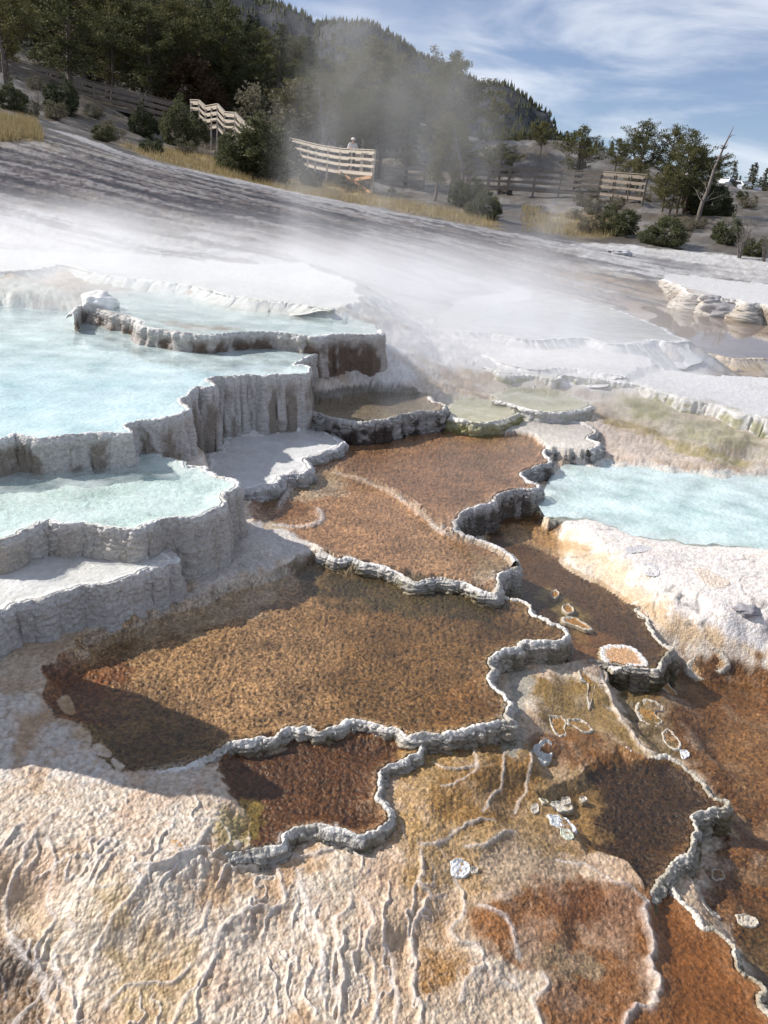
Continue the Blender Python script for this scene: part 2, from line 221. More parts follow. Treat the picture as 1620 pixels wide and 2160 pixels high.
# thin raised rimlets wandering over the foreground apron
RDG = []
def RG(pts, h=.014, w=.011, z=-.12, step=.0):
    RDG.append((cat(np.array([W(p, z) for p in pts]), 4), h, w, step))
for pts in [
 [(130,1770),(95,1800),(65,1850),(30,1900),(15,1950),(30,1985),(45,1995)],
 [(60,1790),(20,1840),(-20,1880)],
 [(105,1830),(120,1880),(100,1930),(118,1960),(95,1985),(80,2020),(95,2070),(60,2110),(20,2150),(10,2200)],
 [(230,1830),(205,1875),(175,1915),(150,1950),(155,1985),(120,2000),(115,2045),(140,2080),(155,2120),(160,2180)],
 [(35,1965),(20,1980),(50,2015),(75,2035),(92,2075),(105,2120),(90,2160),(85,2200)],
 [(280,1890),(330,1885),(380,1865),(420,1845)],
 [(305,1910),(275,1945),(240,1970),(205,2005),(180,2050),(165,2080),(160,2120)],
 [(400,2040),(360,2070),(300,2070),(255,2090),(220,2115)],
 [(440,1930),(430,1970),(400,1990)],
 [(590,1800),(580,1845),(590,1880),(600,1915),(575,1925),(520,1932),(480,1960),(450,2010)],
 [(625,1850),(635,1900),(650,1930),(670,1965),(690,2010),(675,2050)],
 [(600,1815),(640,1825),(700,1812),(705,1770)],
 [(740,1895),(735,1930),(705,1955),(715,2010),(722,2060),(718,2120),(705,2200)],
 [(765,1905),(790,1950),(765,1990),(790,2040),(800,2095),(780,2150)],
 [(460,2020),(430,2060),(395,2100),(370,2150),(345,2190)],
 [(885,1810),(890,1850),(880,1870),(905,1890),(885,1930),(870,1985),(885,2020),(870,2070),(890,2110),(885,2160)],
 [(960,1850),(975,1880),(980,1915),(950,1960),(1000,1985),(1025,2010),(990,2045),(975,2090)],
 [(815,1990),(835,2020),(830,2060),(845,2100),(835,2150)],
 [(1025,2010),(1050,2040),(1100,2050),(1085,2030)],
 [(1150,2025),(1165,2045),(1130,2070),(1145,2110),(1165,2160)],
 [(885,1800),(930,1790),(965,1760),(1000,1740),(1040,1735)],
 [(1010,1900),(1070,1920),(1090,1960),(1100,2000)],
 [(980,1790),(1020,1785),(1060,1760),(1090,1745)],
 [(440,1803),(400,1850),(350,1860)],
]: RG(pts)
RG([(1365,1905),(1357,1925),(1362,1942),(1372,1965),(1382,1995),(1372,2015),(1375,2040),(1390,2065),(1385,2090),(1378,2106),(1350,2115),(1330,2130),(1318,2170)], .030, .016, -.2)
RG([(1365,1905),(1330,1885),(1290,1868),(1240,1845),(1215,1838),(1170,1828)], .016, .010, -.2)
RG([(910,1637),(930,1650),(985,1650),(1000,1640)], .014, .008, -.15); RG([(990,1595),(1000,1650),(960,1680),(925,1690)], .014, .008, -.15)
RG([(1060,1610),(1050,1680),(1030,1700),(1015,1730)], .012, .008, -.15); RG([(1120,1600),(1115,1650),(1100,1690),(1085,1720)], .012, .008, -.17)
RG([(1265,1440),(1285,1480),(1300,1510),(1312,1535),(1335,1560),(1362,1588),(1400,1598)], .02, .012, -.2)
RG([(690,985),(740,997),(810,1022),(850,1045),(900,1082),(930,1110),(960,1120)], .02, .03, .08)
RG([(620,1000),(600,1040),(590,1060)], .02, .03, .08); RG([(560,1100),(640,1105),(680,1090),(670,1065)], .02, .03, .06)

def height(x, y, info=False):
    """ground height; with info also layer index and distance inside"""
    H = base_z(x, y); lay = np.full(x.shape, -1); din = np.zeros(x.shape); vis = np.zeros(x.shape)
    H0 = H
    for k, d in enumerate(LAY):
        P = d['P']; m = .8*max(1, d['sc']); b = (x > P[:, 0].min()-m) & (x < P[:, 0].max()+m) & (y > P[:, 1].min()-m) & (y < P[:, 1].max()+m)
        if not b.any(): continue
        xs, ys = x[b], y[b]; s = sdist(xs, ys, P); sb = .015*d['sc']
        fl = d['z']-d['depth']*ss(.0, .12*d['sc'], -s); h = H[b]
        sw_ = min(.5, .12*d['sc']**3); fl = np.maximum(fl, np.where((h > d['z']) & (h < d['z']+.45) & (lay[b] < 0), d['z']-d['depth']+(h-d['z']+d['depth'])*(1-ss(0, sw_, -s)), -9))
        if 'flat' in d['name'] or 'step' in d['name'] or d['name'] == 'curtain': fl = np.maximum(fl, H[b])
        slope = min(d['slope'], .9/max(d.get('wallt', .1), .05))
        o = d['z']-.004-(s+sb)*(d.get('hs') or slope)
        h = H[b]; inn = s < -sb
        if d['strip']: hn = np.where(inn, np.where((h > d['z']+.5) | ((lay[b] >= 0) & (h > d['z']+.05)), h, fl), np.maximum(h, o))
        else: hn = mix(d['z']-d['depth'], h, ss(-.45, .12, s+.12*fbm(xs*2.2, ys*2.2, 3)))
        H = H.copy(); H[b] = hn
        t = lay[b]; dd = din[b]; inn = inn & (hn <= d['z']+.05); t[inn] = k; dd[inn] = -s[inn]; 
        lay[b] = t; din[b] = dd
    for d in MND:
        P = d['P']; m = d['soft']*1.6; b = (x > P[:, 0].min()-m) & (x < P[:, 0].max()+m) & (y > P[:, 1].min()-m) & (y < P[:, 1].max()+m)
        if not b.any(): continue
        xs, ys = x[b], y[b]; s = sdist(xs, ys, P) + fbm(xs*2.5/d['soft']*.3, ys*2.5/d['soft']*.3, 3)*.35*d['soft']
        h = H[b]; hn = mix(h, np.maximum(h, d['z']), 1-ss(-.3*d['soft'], d['soft'], s)); H = H.copy(); H[b] = hn
        up = hn > h+.012; t = lay[b]; t[up] = -2; lay[b] = t
    return (H, lay, din) if info else H

# ------------------------------------------------------------------ ground grid
az = np.radians(np.r_[np.arange(-80, -40, .8), np.arange(-40, 36, .075), np.arange(36, 58, .2), np.arange(58, 78, .8)])
rr = [1.0]
while rr[-1] < 9.5: rr.append(rr[-1] + max(.0028, rr[-1]**2/1300))
while rr[-1] < 520: rr.append(rr[-1]*1.0078)
rr = np.array(rr); AZ, RR = np.meshgrid(az, rr); GX = RR*np.sin(AZ); GY = RR*np.cos(AZ)
print('grid', GX.shape, time.time()-T0)
H, LY, DI = height(GX, GY, True)
print('height', time.time()-T0)
# colour and texture weights ------------------------------------------------
n1 = fbm(GX*2.1, GY*2.1, 4); n2 = fbm(GX*7+3, GY*7, 4); n3 = fbm(GX*30, GY*30+8, 3)
C = np.empty(GX.shape+(3,)); POP = np.full(GX.shape, .9); MAT = np.zeros(GX.shape)
def c3(c): return np.array(c)[None, None, :]
f = ss(-.25, .35, n1)[..., None]; C[:] = mix(c3((.70,.63,.54)), c3((.58,.44,.31)), f)
f = (ss(.05, .45, n2)*.6)[..., None]; C[:] = mix(C, c3((.76,.71,.65)), f)
for k, d in enumerate(LAY):
    m = LY == k
    if not m.any(): continue
    sh = d['shore'] if d['shore'] is not None else d['col']
    t = ss(0, d['sw'], DI[m]+n2[m]*d['sw']*.8)[:, None]; C[m] = mix(sh, d['col'], t); POP[m] = d['pop']; MAT[m] = d['mat']
# unproject helper on the finished grid
IT = np.tan(0)
def px2w(p):
    d = ray(p); a = math.atan2(d[0], d[1]); s = d[2]/math.hypot(d[0], d[1]); j = int(np.clip(np.searchsorted(az, a), 1, len(az)-1))
    hit = np.nonzero(H[:, j] >= ZE+rr*s)[0]; i = hit[0] if len(hit) else len(rr)-1
    return rr[i]*math.sin(a), rr[i]*math.cos(a)
def zone(poly, col, fe, amt=1.0, nz=.5, warp=1.0, pop=None, mat=None, only=None, clip=None):
    """colour of a patch of ground, outline traced, soft uneven edge (fe metres)"""
    Q = []
    P = cat(np.array(poly+[poly[0]], float), 3)[:-1]
    P = np.array([px2w(p) for p in P]); m = fe*1.5
    b = (GX > P[:, 0].min()-m) & (GX < P[:, 0].max()+m) & (GY > P[:, 1].min()-m) & (GY < P[:, 1].max()+m)
    if only is not None: b &= np.isin(LY, only)
    if clip is not None: b &= clip
    if not b.any(): return
    q = 1/max(fe, .02)
    s = sdist(GX[b], GY[b], P) + fbm(GX[b]*q*.9+P[0, 0], GY[b]*q*.9, 4)*fe*1.3*warp
    w = (1-ss(-fe*.5, fe*.5, s))*amt
    if nz: w = w*(1-nz*ss(-.1, .4, n2[b]))
    C[b] = mix(C[b], np.array(col), w[:, None])
    if pop is not None: POP[b] = mix(POP[b], pop, w)
    if mat is not None: MAT[b] = mix(MAT[b], mat, w)
I = {d['name']: k for k, d in enumerate(LAY)}
near = RR < 9
# far ground: grey brown slope, grass
far = ss(26, 32, RR+fbm(GX*.3, GY*.3, 3)*3)[..., None]
n4 = fbm(GX*.35, GY*.35, 5); n5 = fbm(GX*1.5, GY*1.5, 4)
fc = mix(c3((.10,.082,.062)), c3((.19,.175,.16)), ss(-.1, .35, n4)[..., None]); fc = mix(fc, c3((.07,.06,.04)), ss(-.1, .4, n5)[..., None]*.8)
C[:] = np.where((RR > 9)[..., None], mix(C, c3((.50,.46,.42)), ss(-.1, .3, n4)[..., None]*.6), C); C = mix(C, fc, far); POP = POP*(1-far[..., 0])
deep = ss(85, 120, RR)[..., None]; C = mix(C, c3((.07,.065,.035)), deep)
# middle flats
zone([(-300,300),(0,310),(200,330),(560,395),(780,440),(1000,480),(1200,520),(1330,530),(1330,560),(1000,560),(700,560),(400,520),(0,440),(-300,420)], (.27,.22,.18), 1.2, 1, .3, mat=.0)
zone([(-300,330),(0,340),(250,375),(420,420),(600,450),(620,475),(400,455),(200,410),(0,385),(-300,380)], (.10,.065,.055), .6, .9, .5)
zone([(-300,430),(0,440),(250,470),(300,490),(0,475),(-300,470)], (.16,.13,.13), .5, .7, .4)
zone([(480,425),(600,440),(760,470),(900,500),(960,530),(700,510),(540,480)], (.17,.13,.09), .8, .85, .5)
zone([(620,490),(900,520),(1150,560),(1400,610),(1560,660),(1500,680),(1290,650),(1000,600),(700,560)], (.36,.25,.17), 1.0, .9, .5)
zone([(1150,575),(1300,585),(1440,615),(1560,655),(1450,655),(1280,615)], (.42,.27,.12), .6, .8, .4)
zone([(90,268),(180,290),(300,335),(560,392),(780,437),(1000,478),(1200,516),(1200,530),(1000,492),(760,449),(520,398),(300,345),(150,290)], (.62,.60,.59), .2, .9, .45)
zone([(1190,515),(1330,518),(1620,548),(1900,570),(1900,700),(1620,650),(1500,620),(1350,590),(1250,560)], (.80,.79,.78), .6, 1, .35)
zone([(1370,545),(1480,560),(1490,575),(1380,562)], (.32,.31,.31), .3, .8, .3)
zone([(-300,460),(0,450),(200,480),(500,520),(900,570),(1150,620),(1300,690),(1100,750),(850,700),(500,610),(0,560),(-300,550)], (.82,.82,.80), 1.2, 1, .1)
zone([(-300,440),(0,438),(110,450),(180,480),(60,480),(-300,475)], (.82,.82,.83), .3, 1, .1)
zone([(-300,585),(0,590),(100,605),(180,630),(170,650),(0,650),(-300,640)], (.70,.72,.66), .4, .9, .3)
mf = ss(11, 14, RR)*(1-ss(27, 34, RR))*(LY < 0); st_ = fbm(GX*.20+n4*.6, GY*1.5+GX*.3, 6, .6); st2 = fbm(GX*.6+9, GY*4.5+GX*.8, 4)
C = mix(C, c3((.085,.06,.05)), (ss(-.04, .2, st_+.35*st2)*.8*mf)[..., None]); C = mix(C, c3((.55,.52,.50)), (ss(.08, .26, -st_+.6*st2)*.75*mf)[..., None])
# grass strips on the bank
GR = (.34,.25,.11)
zone([(-200,240),(0,255),(70,265),(90,300),(0,302),(-200,290)], GR, .8, 1, .2)
zone([(250,305),(420,325),(560,375),(700,395),(800,420),(1000,455),(1050,480),(1000,477),(780,436),(560,392),(340,343)], GR, .9, 1, .45)
zone([(1180,440),(1320,470),(1300,500),(1180,500)], GR, 1.5, .6, .5)
# white cascade area
zone([(760,690),(1000,690),(1250,720),(1500,760),(1700,880),(1500,870),(1300,820),(1160,800),(1020,780),(850,780),(740,800)], (.84,.83,.83), .5, 1, .1, pop=.2)
zone([(1300,830),(1500,870),(1620,880),(1800,900),(1800,1000),(1620,960),(1400,920),(1300,890)], (.56,.50,.38), .3, .8, .5, pop=.2)
zone([(1310,835),(1400,850),(1410,890),(1340,880)], (.34,.33,.15), .12, .8, .4)
zone([(1260,880),(1330,890),(1400,915),(1420,930),(1370,925),(1290,905)], (.38,.30,.12), .12, .9, .5)
zone([(1420,890),(1540,900),(1600,950),(1500,950),(1430,930)], (.40,.38,.22), .2, .7, .5)
zone([(1250,890),(1400,930),(1560,965),(1620,985),(1400,975),(1270,960)], (.70,.60,.52), .15, .9, .3)
zone([(1380,920),(1560,965),(1580,985),(1450,965)], (.40,.34,.12), .08, .8, .5)
zone([(960,900),(1060,905),(1130,930),(1100,955),(1000,935)], (.42,.33,.15), .15, .3, .3, only=[I['pool_10']])
zone([(700,950),(1130,950),(1120,1020),(950,1080),(860,1030),(720,990)], (.33,.20,.125), .3, .7, .5, only=[I['pool_10']])
zone([(560,1000),(700,1000),(730,1040),(640,1060),(560,1050)], (.66,.62,.58), .15, .9, .5, only=[I['pool_11'], I['pool_10']])
zone([(850,1110),(1000,1150),(1010,1210),(930,1215),(860,1160)], (.55,.40,.27), .15, .6, .5, only=[I['pool_11']])
zone([(1000,1170),(1080,1180),(1060,1205),(1010,1240),(1000,1210)], (.66,.60,.54), .08, .9, .3, only=[I['pool_11']])
zone([(340,735),(430,740),(560,765),(640,772),(620,785),(500,790),(400,765)], (.52,.38,.27), .3, 1, .3, only=[I['pool_1']])
zone([(330,675),(420,685),(520,694),(450,700),(370,693)], (.42,.22,.10), .15, 1, .3, only=[I['pool_17']])
# right crust
zone([(1050,1105),(1160,1110),(1300,1150),(1360,1230),(1440,1300),(1330,1270),(1200,1180),(1080,1150)], (.66,.50,.34), .15, .9, .3, pop=.1)
zone([(1200,1075),(1350,1120),(1620,1160),(1800,1180),(1800,1420),(1620,1380),(1480,1330),(1400,1280),(1300,1180),(1180,1120)], (.76,.72,.69), .12, 1, .4, pop=.6)
zone([(1100,1100),(1220,1150),(1240,1165),(1130,1150)], (.50,.32,.15), .05, .8, .6)
zone([(1330,1260),(1420,1300),(1520,1345),(1600,1385),(1480,1370),(1380,1310)], (.60,.42,.24), .08, .8, .3)
zone([(1340,1160),(1420,1165),(1440,1200),(1380,1185)], (.62,.57,.56), .08, .6, .2)
# big brown pool
zone([(440,1120),(560,1100),(620,1130),(660,1165),(600,1200),(480,1240),(400,1260),(420,1180)], (.58,.55,.52), .08, 1, .3, pop=.3, mat=.1)
zone([(550,1065),(600,1058),(650,1065),(650,1085),(600,1097),(560,1090)], (.34,.19,.09), .06, .9, .3)
o4 = [I['pool_4']]
zone([(120,1400),(300,1300),(480,1250),(620,1190),(700,1300),(700,1480),(500,1540),(350,1500),(200,1420)], (.50,.36,.23), .35, .9, .35, only=o4)
zone([(400,1230),(560,1190),(640,1190),(560,1290),(420,1330),(250,1370),(160,1390),(120,1400),(260,1310)], (.55,.48,.40), .15, .9, .35, only=o4, mat=.5)
zone([(90,1400),(260,1400),(260,1480),(180,1520),(100,1480)], (.24,.095,.035), .15, .9, .3, only=o4)
zone([(180,1540),(400,1530),(480,1570),(380,1615),(230,1635)], (.20,.14,.05), .12, .9, .3, only=o4)
zone([(600,1180),(750,1195),(900,1220),(1060,1260),(1020,1320),(800,1290),(640,1250)], (.10,.088,.04), .14, .95, .3, only=o4)
zone([(900,1480),(1040,1430),(1060,1510),(960,1540)], (.34,.19,.07), .1, .6, .4, only=o4)
# apron
zone([(0,1640),(400,1660),(480,1800),(560,1850),(700,1900),(560,2000),(250,1850),(0,1780),(-200,1750)], (.74,.70,.65), .2, .8, .45)
zone([(-200,1440),(70,1480),(230,1640),(300,1665),(0,1640),(-200,1640)], (.72,.70,.69), .06, 1, .1)
zone([(400,1960),(560,1930),(700,2000),(720,2160),(400,2160)], (.72,.65,.58), .15, .8, .4)
for z in [[(200,1830),(270,1850),(280,1960),(200,1970)], [(50,1930),(110,1940),(110,2000),(50,1990)], [(250,2020),(400,2010),(420,2150),(260,2150)], [(290,1960),(330,1960),(330,2010),(290,2010)]]:
    zone(z, (.50,.38,.20), .06, .8, .4)
zone([(-100,2010),(30,1985),(85,2030),(95,2110),(60,2200),(-100,2200)], (.10,.07,.05), .04, .95, .2, mat=.4)
zone([(900,2000),(980,2000),(985,2060),(910,2090),(890,2040)], (.36,.19,.05), .05, .95, .3, mat=.4)
zone([(365,1775),(385,1775),(385,1800),(365,1800)], (.50,.28,.10), .02, .9, .2)
zone([(470,1700),(545,1690),(540,1770),(480,1790),(450,1760)], (.34,.28,.08), .04, .8, .5, mat=.3)
# ochre slope in the lower middle
zone([(850,1590),(1100,1560),(1250,1650),(1250,1800),(1150,1860),(1000,1900),(880,1880),(830,1800),(830,1700)], (.45,.30,.13), .08, 1, .25, pop=.4, mat=.5)
zone([(920,1640),(1120,1600),(1090,1730),(950,1740),(900,1700)], (.34,.19,.05), .06, .85, .3)
zone([(900,1790),(1080,1740),(1160,1820),(1000,1880),(900,1860)], (.50,.36,.20), .08, .7, .4)
zone([(1020,1900),(1180,1840),(1370,1890),(1385,2100),(1300,2200),(1150,2180),(1160,2080),(1060,2040),(1000,1960)], (.34,.15,.045), .08, .97, .25, pop=.2, mat=.5)
zone([(1000,1790),(1180,1800),(1240,1850),(1150,1870),(1050,1880)], (.66,.54,.42), .06, .8, .3)
zone([(1130,1860),(1250,1870),(1350,1900),(1370,1960),(1250,1960),(1160,1920)], (.22,.085,.03), .06, .7, .4)
zone([(1060,2010),(1200,2000),(1290,2050),(1180,2060)], (.52,.44,.30), .05, .6, .4)
# rust and amber staining of the apron, in drifting patches
sf = (RR < 3.4)*(LY < 0)*(1-MAT); sn = fbm(GX*3.4+21, GY*2.2+4, 5, .6)
C = mix(C, c3((.50,.31,.15)), (ss(.10, .42, sn)*.75*sf)[..., None]); C = mix(C, c3((.60,.43,.32)), (ss(.08, .34, -sn+.3*n2)*.55*sf)[..., None])
# middle right shelf and lowest brown flat
zone([(1060,1400),(1130,1420),(1100,1500),(1110,1570),(1080,1600),(1050,1560),(1080,1480)], (.36,.37,.34), .05, .9, .2, mat=.0, pop=.1)
zone([(1130,1430),(1260,1440),(1300,1510),(1360,1590),(1250,1600),(1160,1540),(1130,1490)], (.38,.25,.08), .06, .95, .3, mat=.4, pop=.2)
zone([(1110,1560),(1230,1540),(1360,1600),(1240,1620),(1150,1610)], (.27,.12,.035), .05, .9, .3, mat=.4)
zone([(1300,1430),(1400,1430),(1440,1600),(1370,1590),(1310,1500)], (.24,.17,.06), .06, .95, .4, mat=.4)
zone([(1420,1390),(1620,1400),(1900,1450),(2600,1500),(2900,2300),(1900,2400),(1640,2120),(1560,1990),(1480,1900),(1540,1720),(1430,1590),(1420,1480)], (.31,.15,.05), .08, 1, .3, pop=.0, mat=.85)
zone([(1380,1430),(1470,1420),(1500,1450),(1450,1520),(1400,1520)], (.20,.10,.035), .12, .8, .3)
zone([(1500,1540),(1620,1500),(1620,1700),(1560,1680)], (.46,.27,.12), .15, .7, .3)
zone([(1600,1960),(1620,1960),(1760,2150),(1640,2160),(1560,1990)], (.16,.13,.07), .06, .8, .3)
zone([(1160,1240),(1200,1270),(1240,1310),(1230,1370),(1180,1300),(1130,1260)], (.33,.27,.10), .06, .8, .3, mat=.3)
zone([(1180,1330),(1300,1345),(1340,1420),(1220,1420)], (.30,.15,.06), .06, .7, .3, mat=.3)
# dark flecks everywhere in the mats, paler threads
rid = 1-np.abs(fbm(GX*26, GY*26, 3))*2.4; rid2 = 1-np.abs(fbm(GX*58+3, GY*58, 2))*2.2; C = C*(1+(MAT*near*(ss(.2, .9, rid)*.7+ss(.2, .9, rid2)*.6-.62))[..., None])
w, w2 = worley(GX*45, GY*45); thr = ss(.0, .16, w2-w)
k = (MAT*near*(.35+.65*ss(-.2, .3, n2)))[..., None]; C = C*(1-k*.22*thr[..., None]) + k*.05*(1-thr[..., None])
crev = (POP*near*ss(.38, .75, w))[..., None]; C = C*(1-crev*.55)+crev*.55*c3((.40,.28,.19)); C = C*(1+.30*n3[..., None]+.14*n2[..., None]); ck, ck2 = worley(GX*3.2+n1, GY*3.2+n1*.7); cr_ = (1-ss(.0, .07, ck2-ck))*(LY == -2)*ss(-.1, .2, n1)*(GX > .8); C = C*(1-.55*cr_[..., None])
C = C*(1+(MAT*.45)[..., None]*(n1+fbm(GX*4.5+3, GY*4.5, 4)+.9*fbm((GX+GY*.5)*2.0, (GY-GX*.5)*11, 5, .6))[..., None])
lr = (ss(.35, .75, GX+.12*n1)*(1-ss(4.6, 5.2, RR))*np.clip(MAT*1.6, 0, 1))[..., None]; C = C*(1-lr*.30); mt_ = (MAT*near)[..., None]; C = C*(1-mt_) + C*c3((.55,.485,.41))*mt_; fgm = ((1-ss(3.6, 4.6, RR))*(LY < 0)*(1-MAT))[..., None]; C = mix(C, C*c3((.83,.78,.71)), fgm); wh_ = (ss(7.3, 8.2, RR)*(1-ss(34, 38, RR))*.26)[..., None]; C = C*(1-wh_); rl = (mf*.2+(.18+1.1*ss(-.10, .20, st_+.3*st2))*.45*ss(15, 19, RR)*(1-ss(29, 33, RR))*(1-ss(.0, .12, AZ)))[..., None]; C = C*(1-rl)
C = np.clip(C, .01, .9)
# rimlets, displacement ----------------------------------------------------
D = np.zeros(GX.shape); nearw = 1-ss(7, 10, RR)
wf, _ = worley(GX*95+n2, GY*95); pv_ = ss(-.35, .25, fbm(GX*4+2, GY*4, 3)); D += POP*near*((.008*(.55-np.minimum(w, .9)))*(.15+1.0*pv_) + .0045*(.5-wf)*(1.2-.8*pv_)+.004*n3)
wb, wb2 = worley(GX*19+3+n2*.8, GY*19+n2*.8)
D += POP*near*.010*(.5-wb)*(.5+n1)
r1 = 1-np.abs(fbm(GX*26, GY*26, 3))*2.4; D += MAT*nearw*(.007*r1+.004*(.5-w))
D += .006*n2*near - .008*cr_
mid = ss(6, 9, RR)*(1-ss(28, 40, RR)); wm, _ = worley(GX*1.6+n4*1.5, GY*3.2)
inlay = LY >= 0
D += np.where(inlay, 0, 1)*mid*(.05*fbm(GX*2.5, GY*4.5, 4) + .05*(.5-wm)*ss(10, 16, RR) + .018*(.4-worley(GX*6, GY*6)[0]))
D += ss(30, 45, RR)*.35*fbm(GX*.5, GY*.5, 4)
fl_ = GX*12.0 + fbm(GX*2.2, GY*1.4, 5, .6)*4.2 + GY*1.2 + .5*perlin(GX*9, GY*9); gf = np.hypot(np.gradient(fl_, axis=1)/np.maximum(1e-6, np.gradient(AZ, axis=1)*RR), np.gradient(fl_, axis=0)/np.gradient(RR, axis=0)); fr_ = (fl_+.22*n2) % 1.0
fz = (1-ss(2.3, 2.75, RR+.25*n1))*(LY < 0)*ss(-.12, .18, fbm(GX*3.1+7, GY*3.1, 3))*(1-ss(.25, .5, GX+.1*n1)*ss(.5,.2,0*GX))
wd_ = np.clip(.0048*gf*(1+.7*perlin(GX*17, GY*17)), .02, .2); kk = np.exp(-(np.abs(fr_-.5)/wd_)**2.2)*fz; D += kk*(.0055+.006*perlin(GX*11, GY*11+3)) + fz*.007*((fr_-.5)*np.where(fr_ > .5, 1, -.3)*-1)
C = mix(C, c3((.60,.57,.55)), (kk*.6)[..., None])
for P, h, wd, st in RDG:
    P = refine(P, .010, .020, .7); m = .1; wd = wd*.75
    b = (GX > P[:, 0].min()-m) & (GX < P[:, 0].max()+m) & (GY > P[:, 1].min()-m) & (GY < P[:, 1].max()+m)
    if not b.any(): continue
    d, s, tot, side = pdist(GX[b], GY[b], P); wv = wd*(1+.5*perlin(GX[b]*22, GY[b]*22)); hh = h*(1+.6*perlin(GX[b]*9, GY[b]*9+5))*np.minimum(1, np.minimum(s, tot-s)/.08+.2)
    k = np.exp(-(d/wv)**2.4); step = .010*np.clip(1-d/.09, 0, 1)*(side > 0)*min(1, h/.014)
    D[b] = np.maximum(D[b]*(1-k), D[b]*(1-k)+hh*k) + step*(1-k)*np.minimum(1, np.minimum(s, tot-s)/.1)
    kk = (.55*k)[:, None]; C[b] = mix(C[b], np.array((.56,.52,.49)), kk)
HH = H+D
print('painted', time.time()-T0)

# ------------------------------------------------------------------ mesh helpers
def mesh_np(name, V, Fq, mat=None, colr=None, smooth=True, parent=None, attrs=None):
    me = bpy.data.meshes.new(name); V = np.asarray(V, np.float32); Fq = np.asarray(Fq, np.int32); k = Fq.shape[1]
    me.vertices.add(len(V)); me.vertices.foreach_set('co', V.ravel())
    me.loops.add(Fq.size); me.loops.foreach_set('vertex_index', Fq.ravel())
    me.polygons.add(len(Fq)); me.polygons.foreach_set('loop_start', np.arange(0, Fq.size, k, dtype=np.int32))
    me.polygons.foreach_set('use_smooth', np.full(len(Fq), smooth))
    if colr is not None:
        a = me.color_attributes.new('Col', 'FLOAT_COLOR', 'POINT'); a.data.foreach_set('color', np.c_[colr, np.ones(len(colr))].astype(np.float32).ravel())
    for n, v in (attrs or {}).items():
        a = me.attributes.new(n, 'FLOAT', 'POINT'); a.data.foreach_set('value', np.asarray(v, np.float32).ravel())
    me.update(calc_edges=True)
    if mat: me.materials.append(mat)
    o = bpy.data.objects.new(name, me); COL.objects.link(o); o.parent = parent
    return o
def grid_faces(nr, nc, flip=False):
    i = np.arange(nr*nc).reshape(nr, nc); q = np.stack([i[:-1, :-1], i[:-1, 1:], i[1:, 1:], i[1:, :-1]], -1).reshape(-1, 4)
    return q[:, ::-1] if flip else q
def tag(o, label=None, cat=None, group=None, kind=None):
    for k, v in (('label', label), ('category', cat), ('group', group), ('kind', kind)):
        if v: o[k] = v
    return o
def empty(name, loc, rz=0):
    o = bpy.data.objects.new(name, None); COL.objects.link(o); o.location = loc; o.rotation_euler = (0, 0, rz); o.empty_display_size = .2; return o
class N:
    def __init__(s, name):
        s.m = bpy.data.materials.new(name); s.m.use_nodes = True; s.t = s.m.node_tree; s.t.nodes.clear(); s.out = s.n('ShaderNodeOutputMaterial')
    def n(s, ty, **k):
        x = s.t.nodes.new(ty)
        for a, b in k.items():
            if a in x.bl_rna.properties.keys(): setattr(x, a, b)
            else: x.inputs[a.replace('_', ' ')].default_value = b
        return x
    def l(s, a, b): s.t.links.new(a, b)
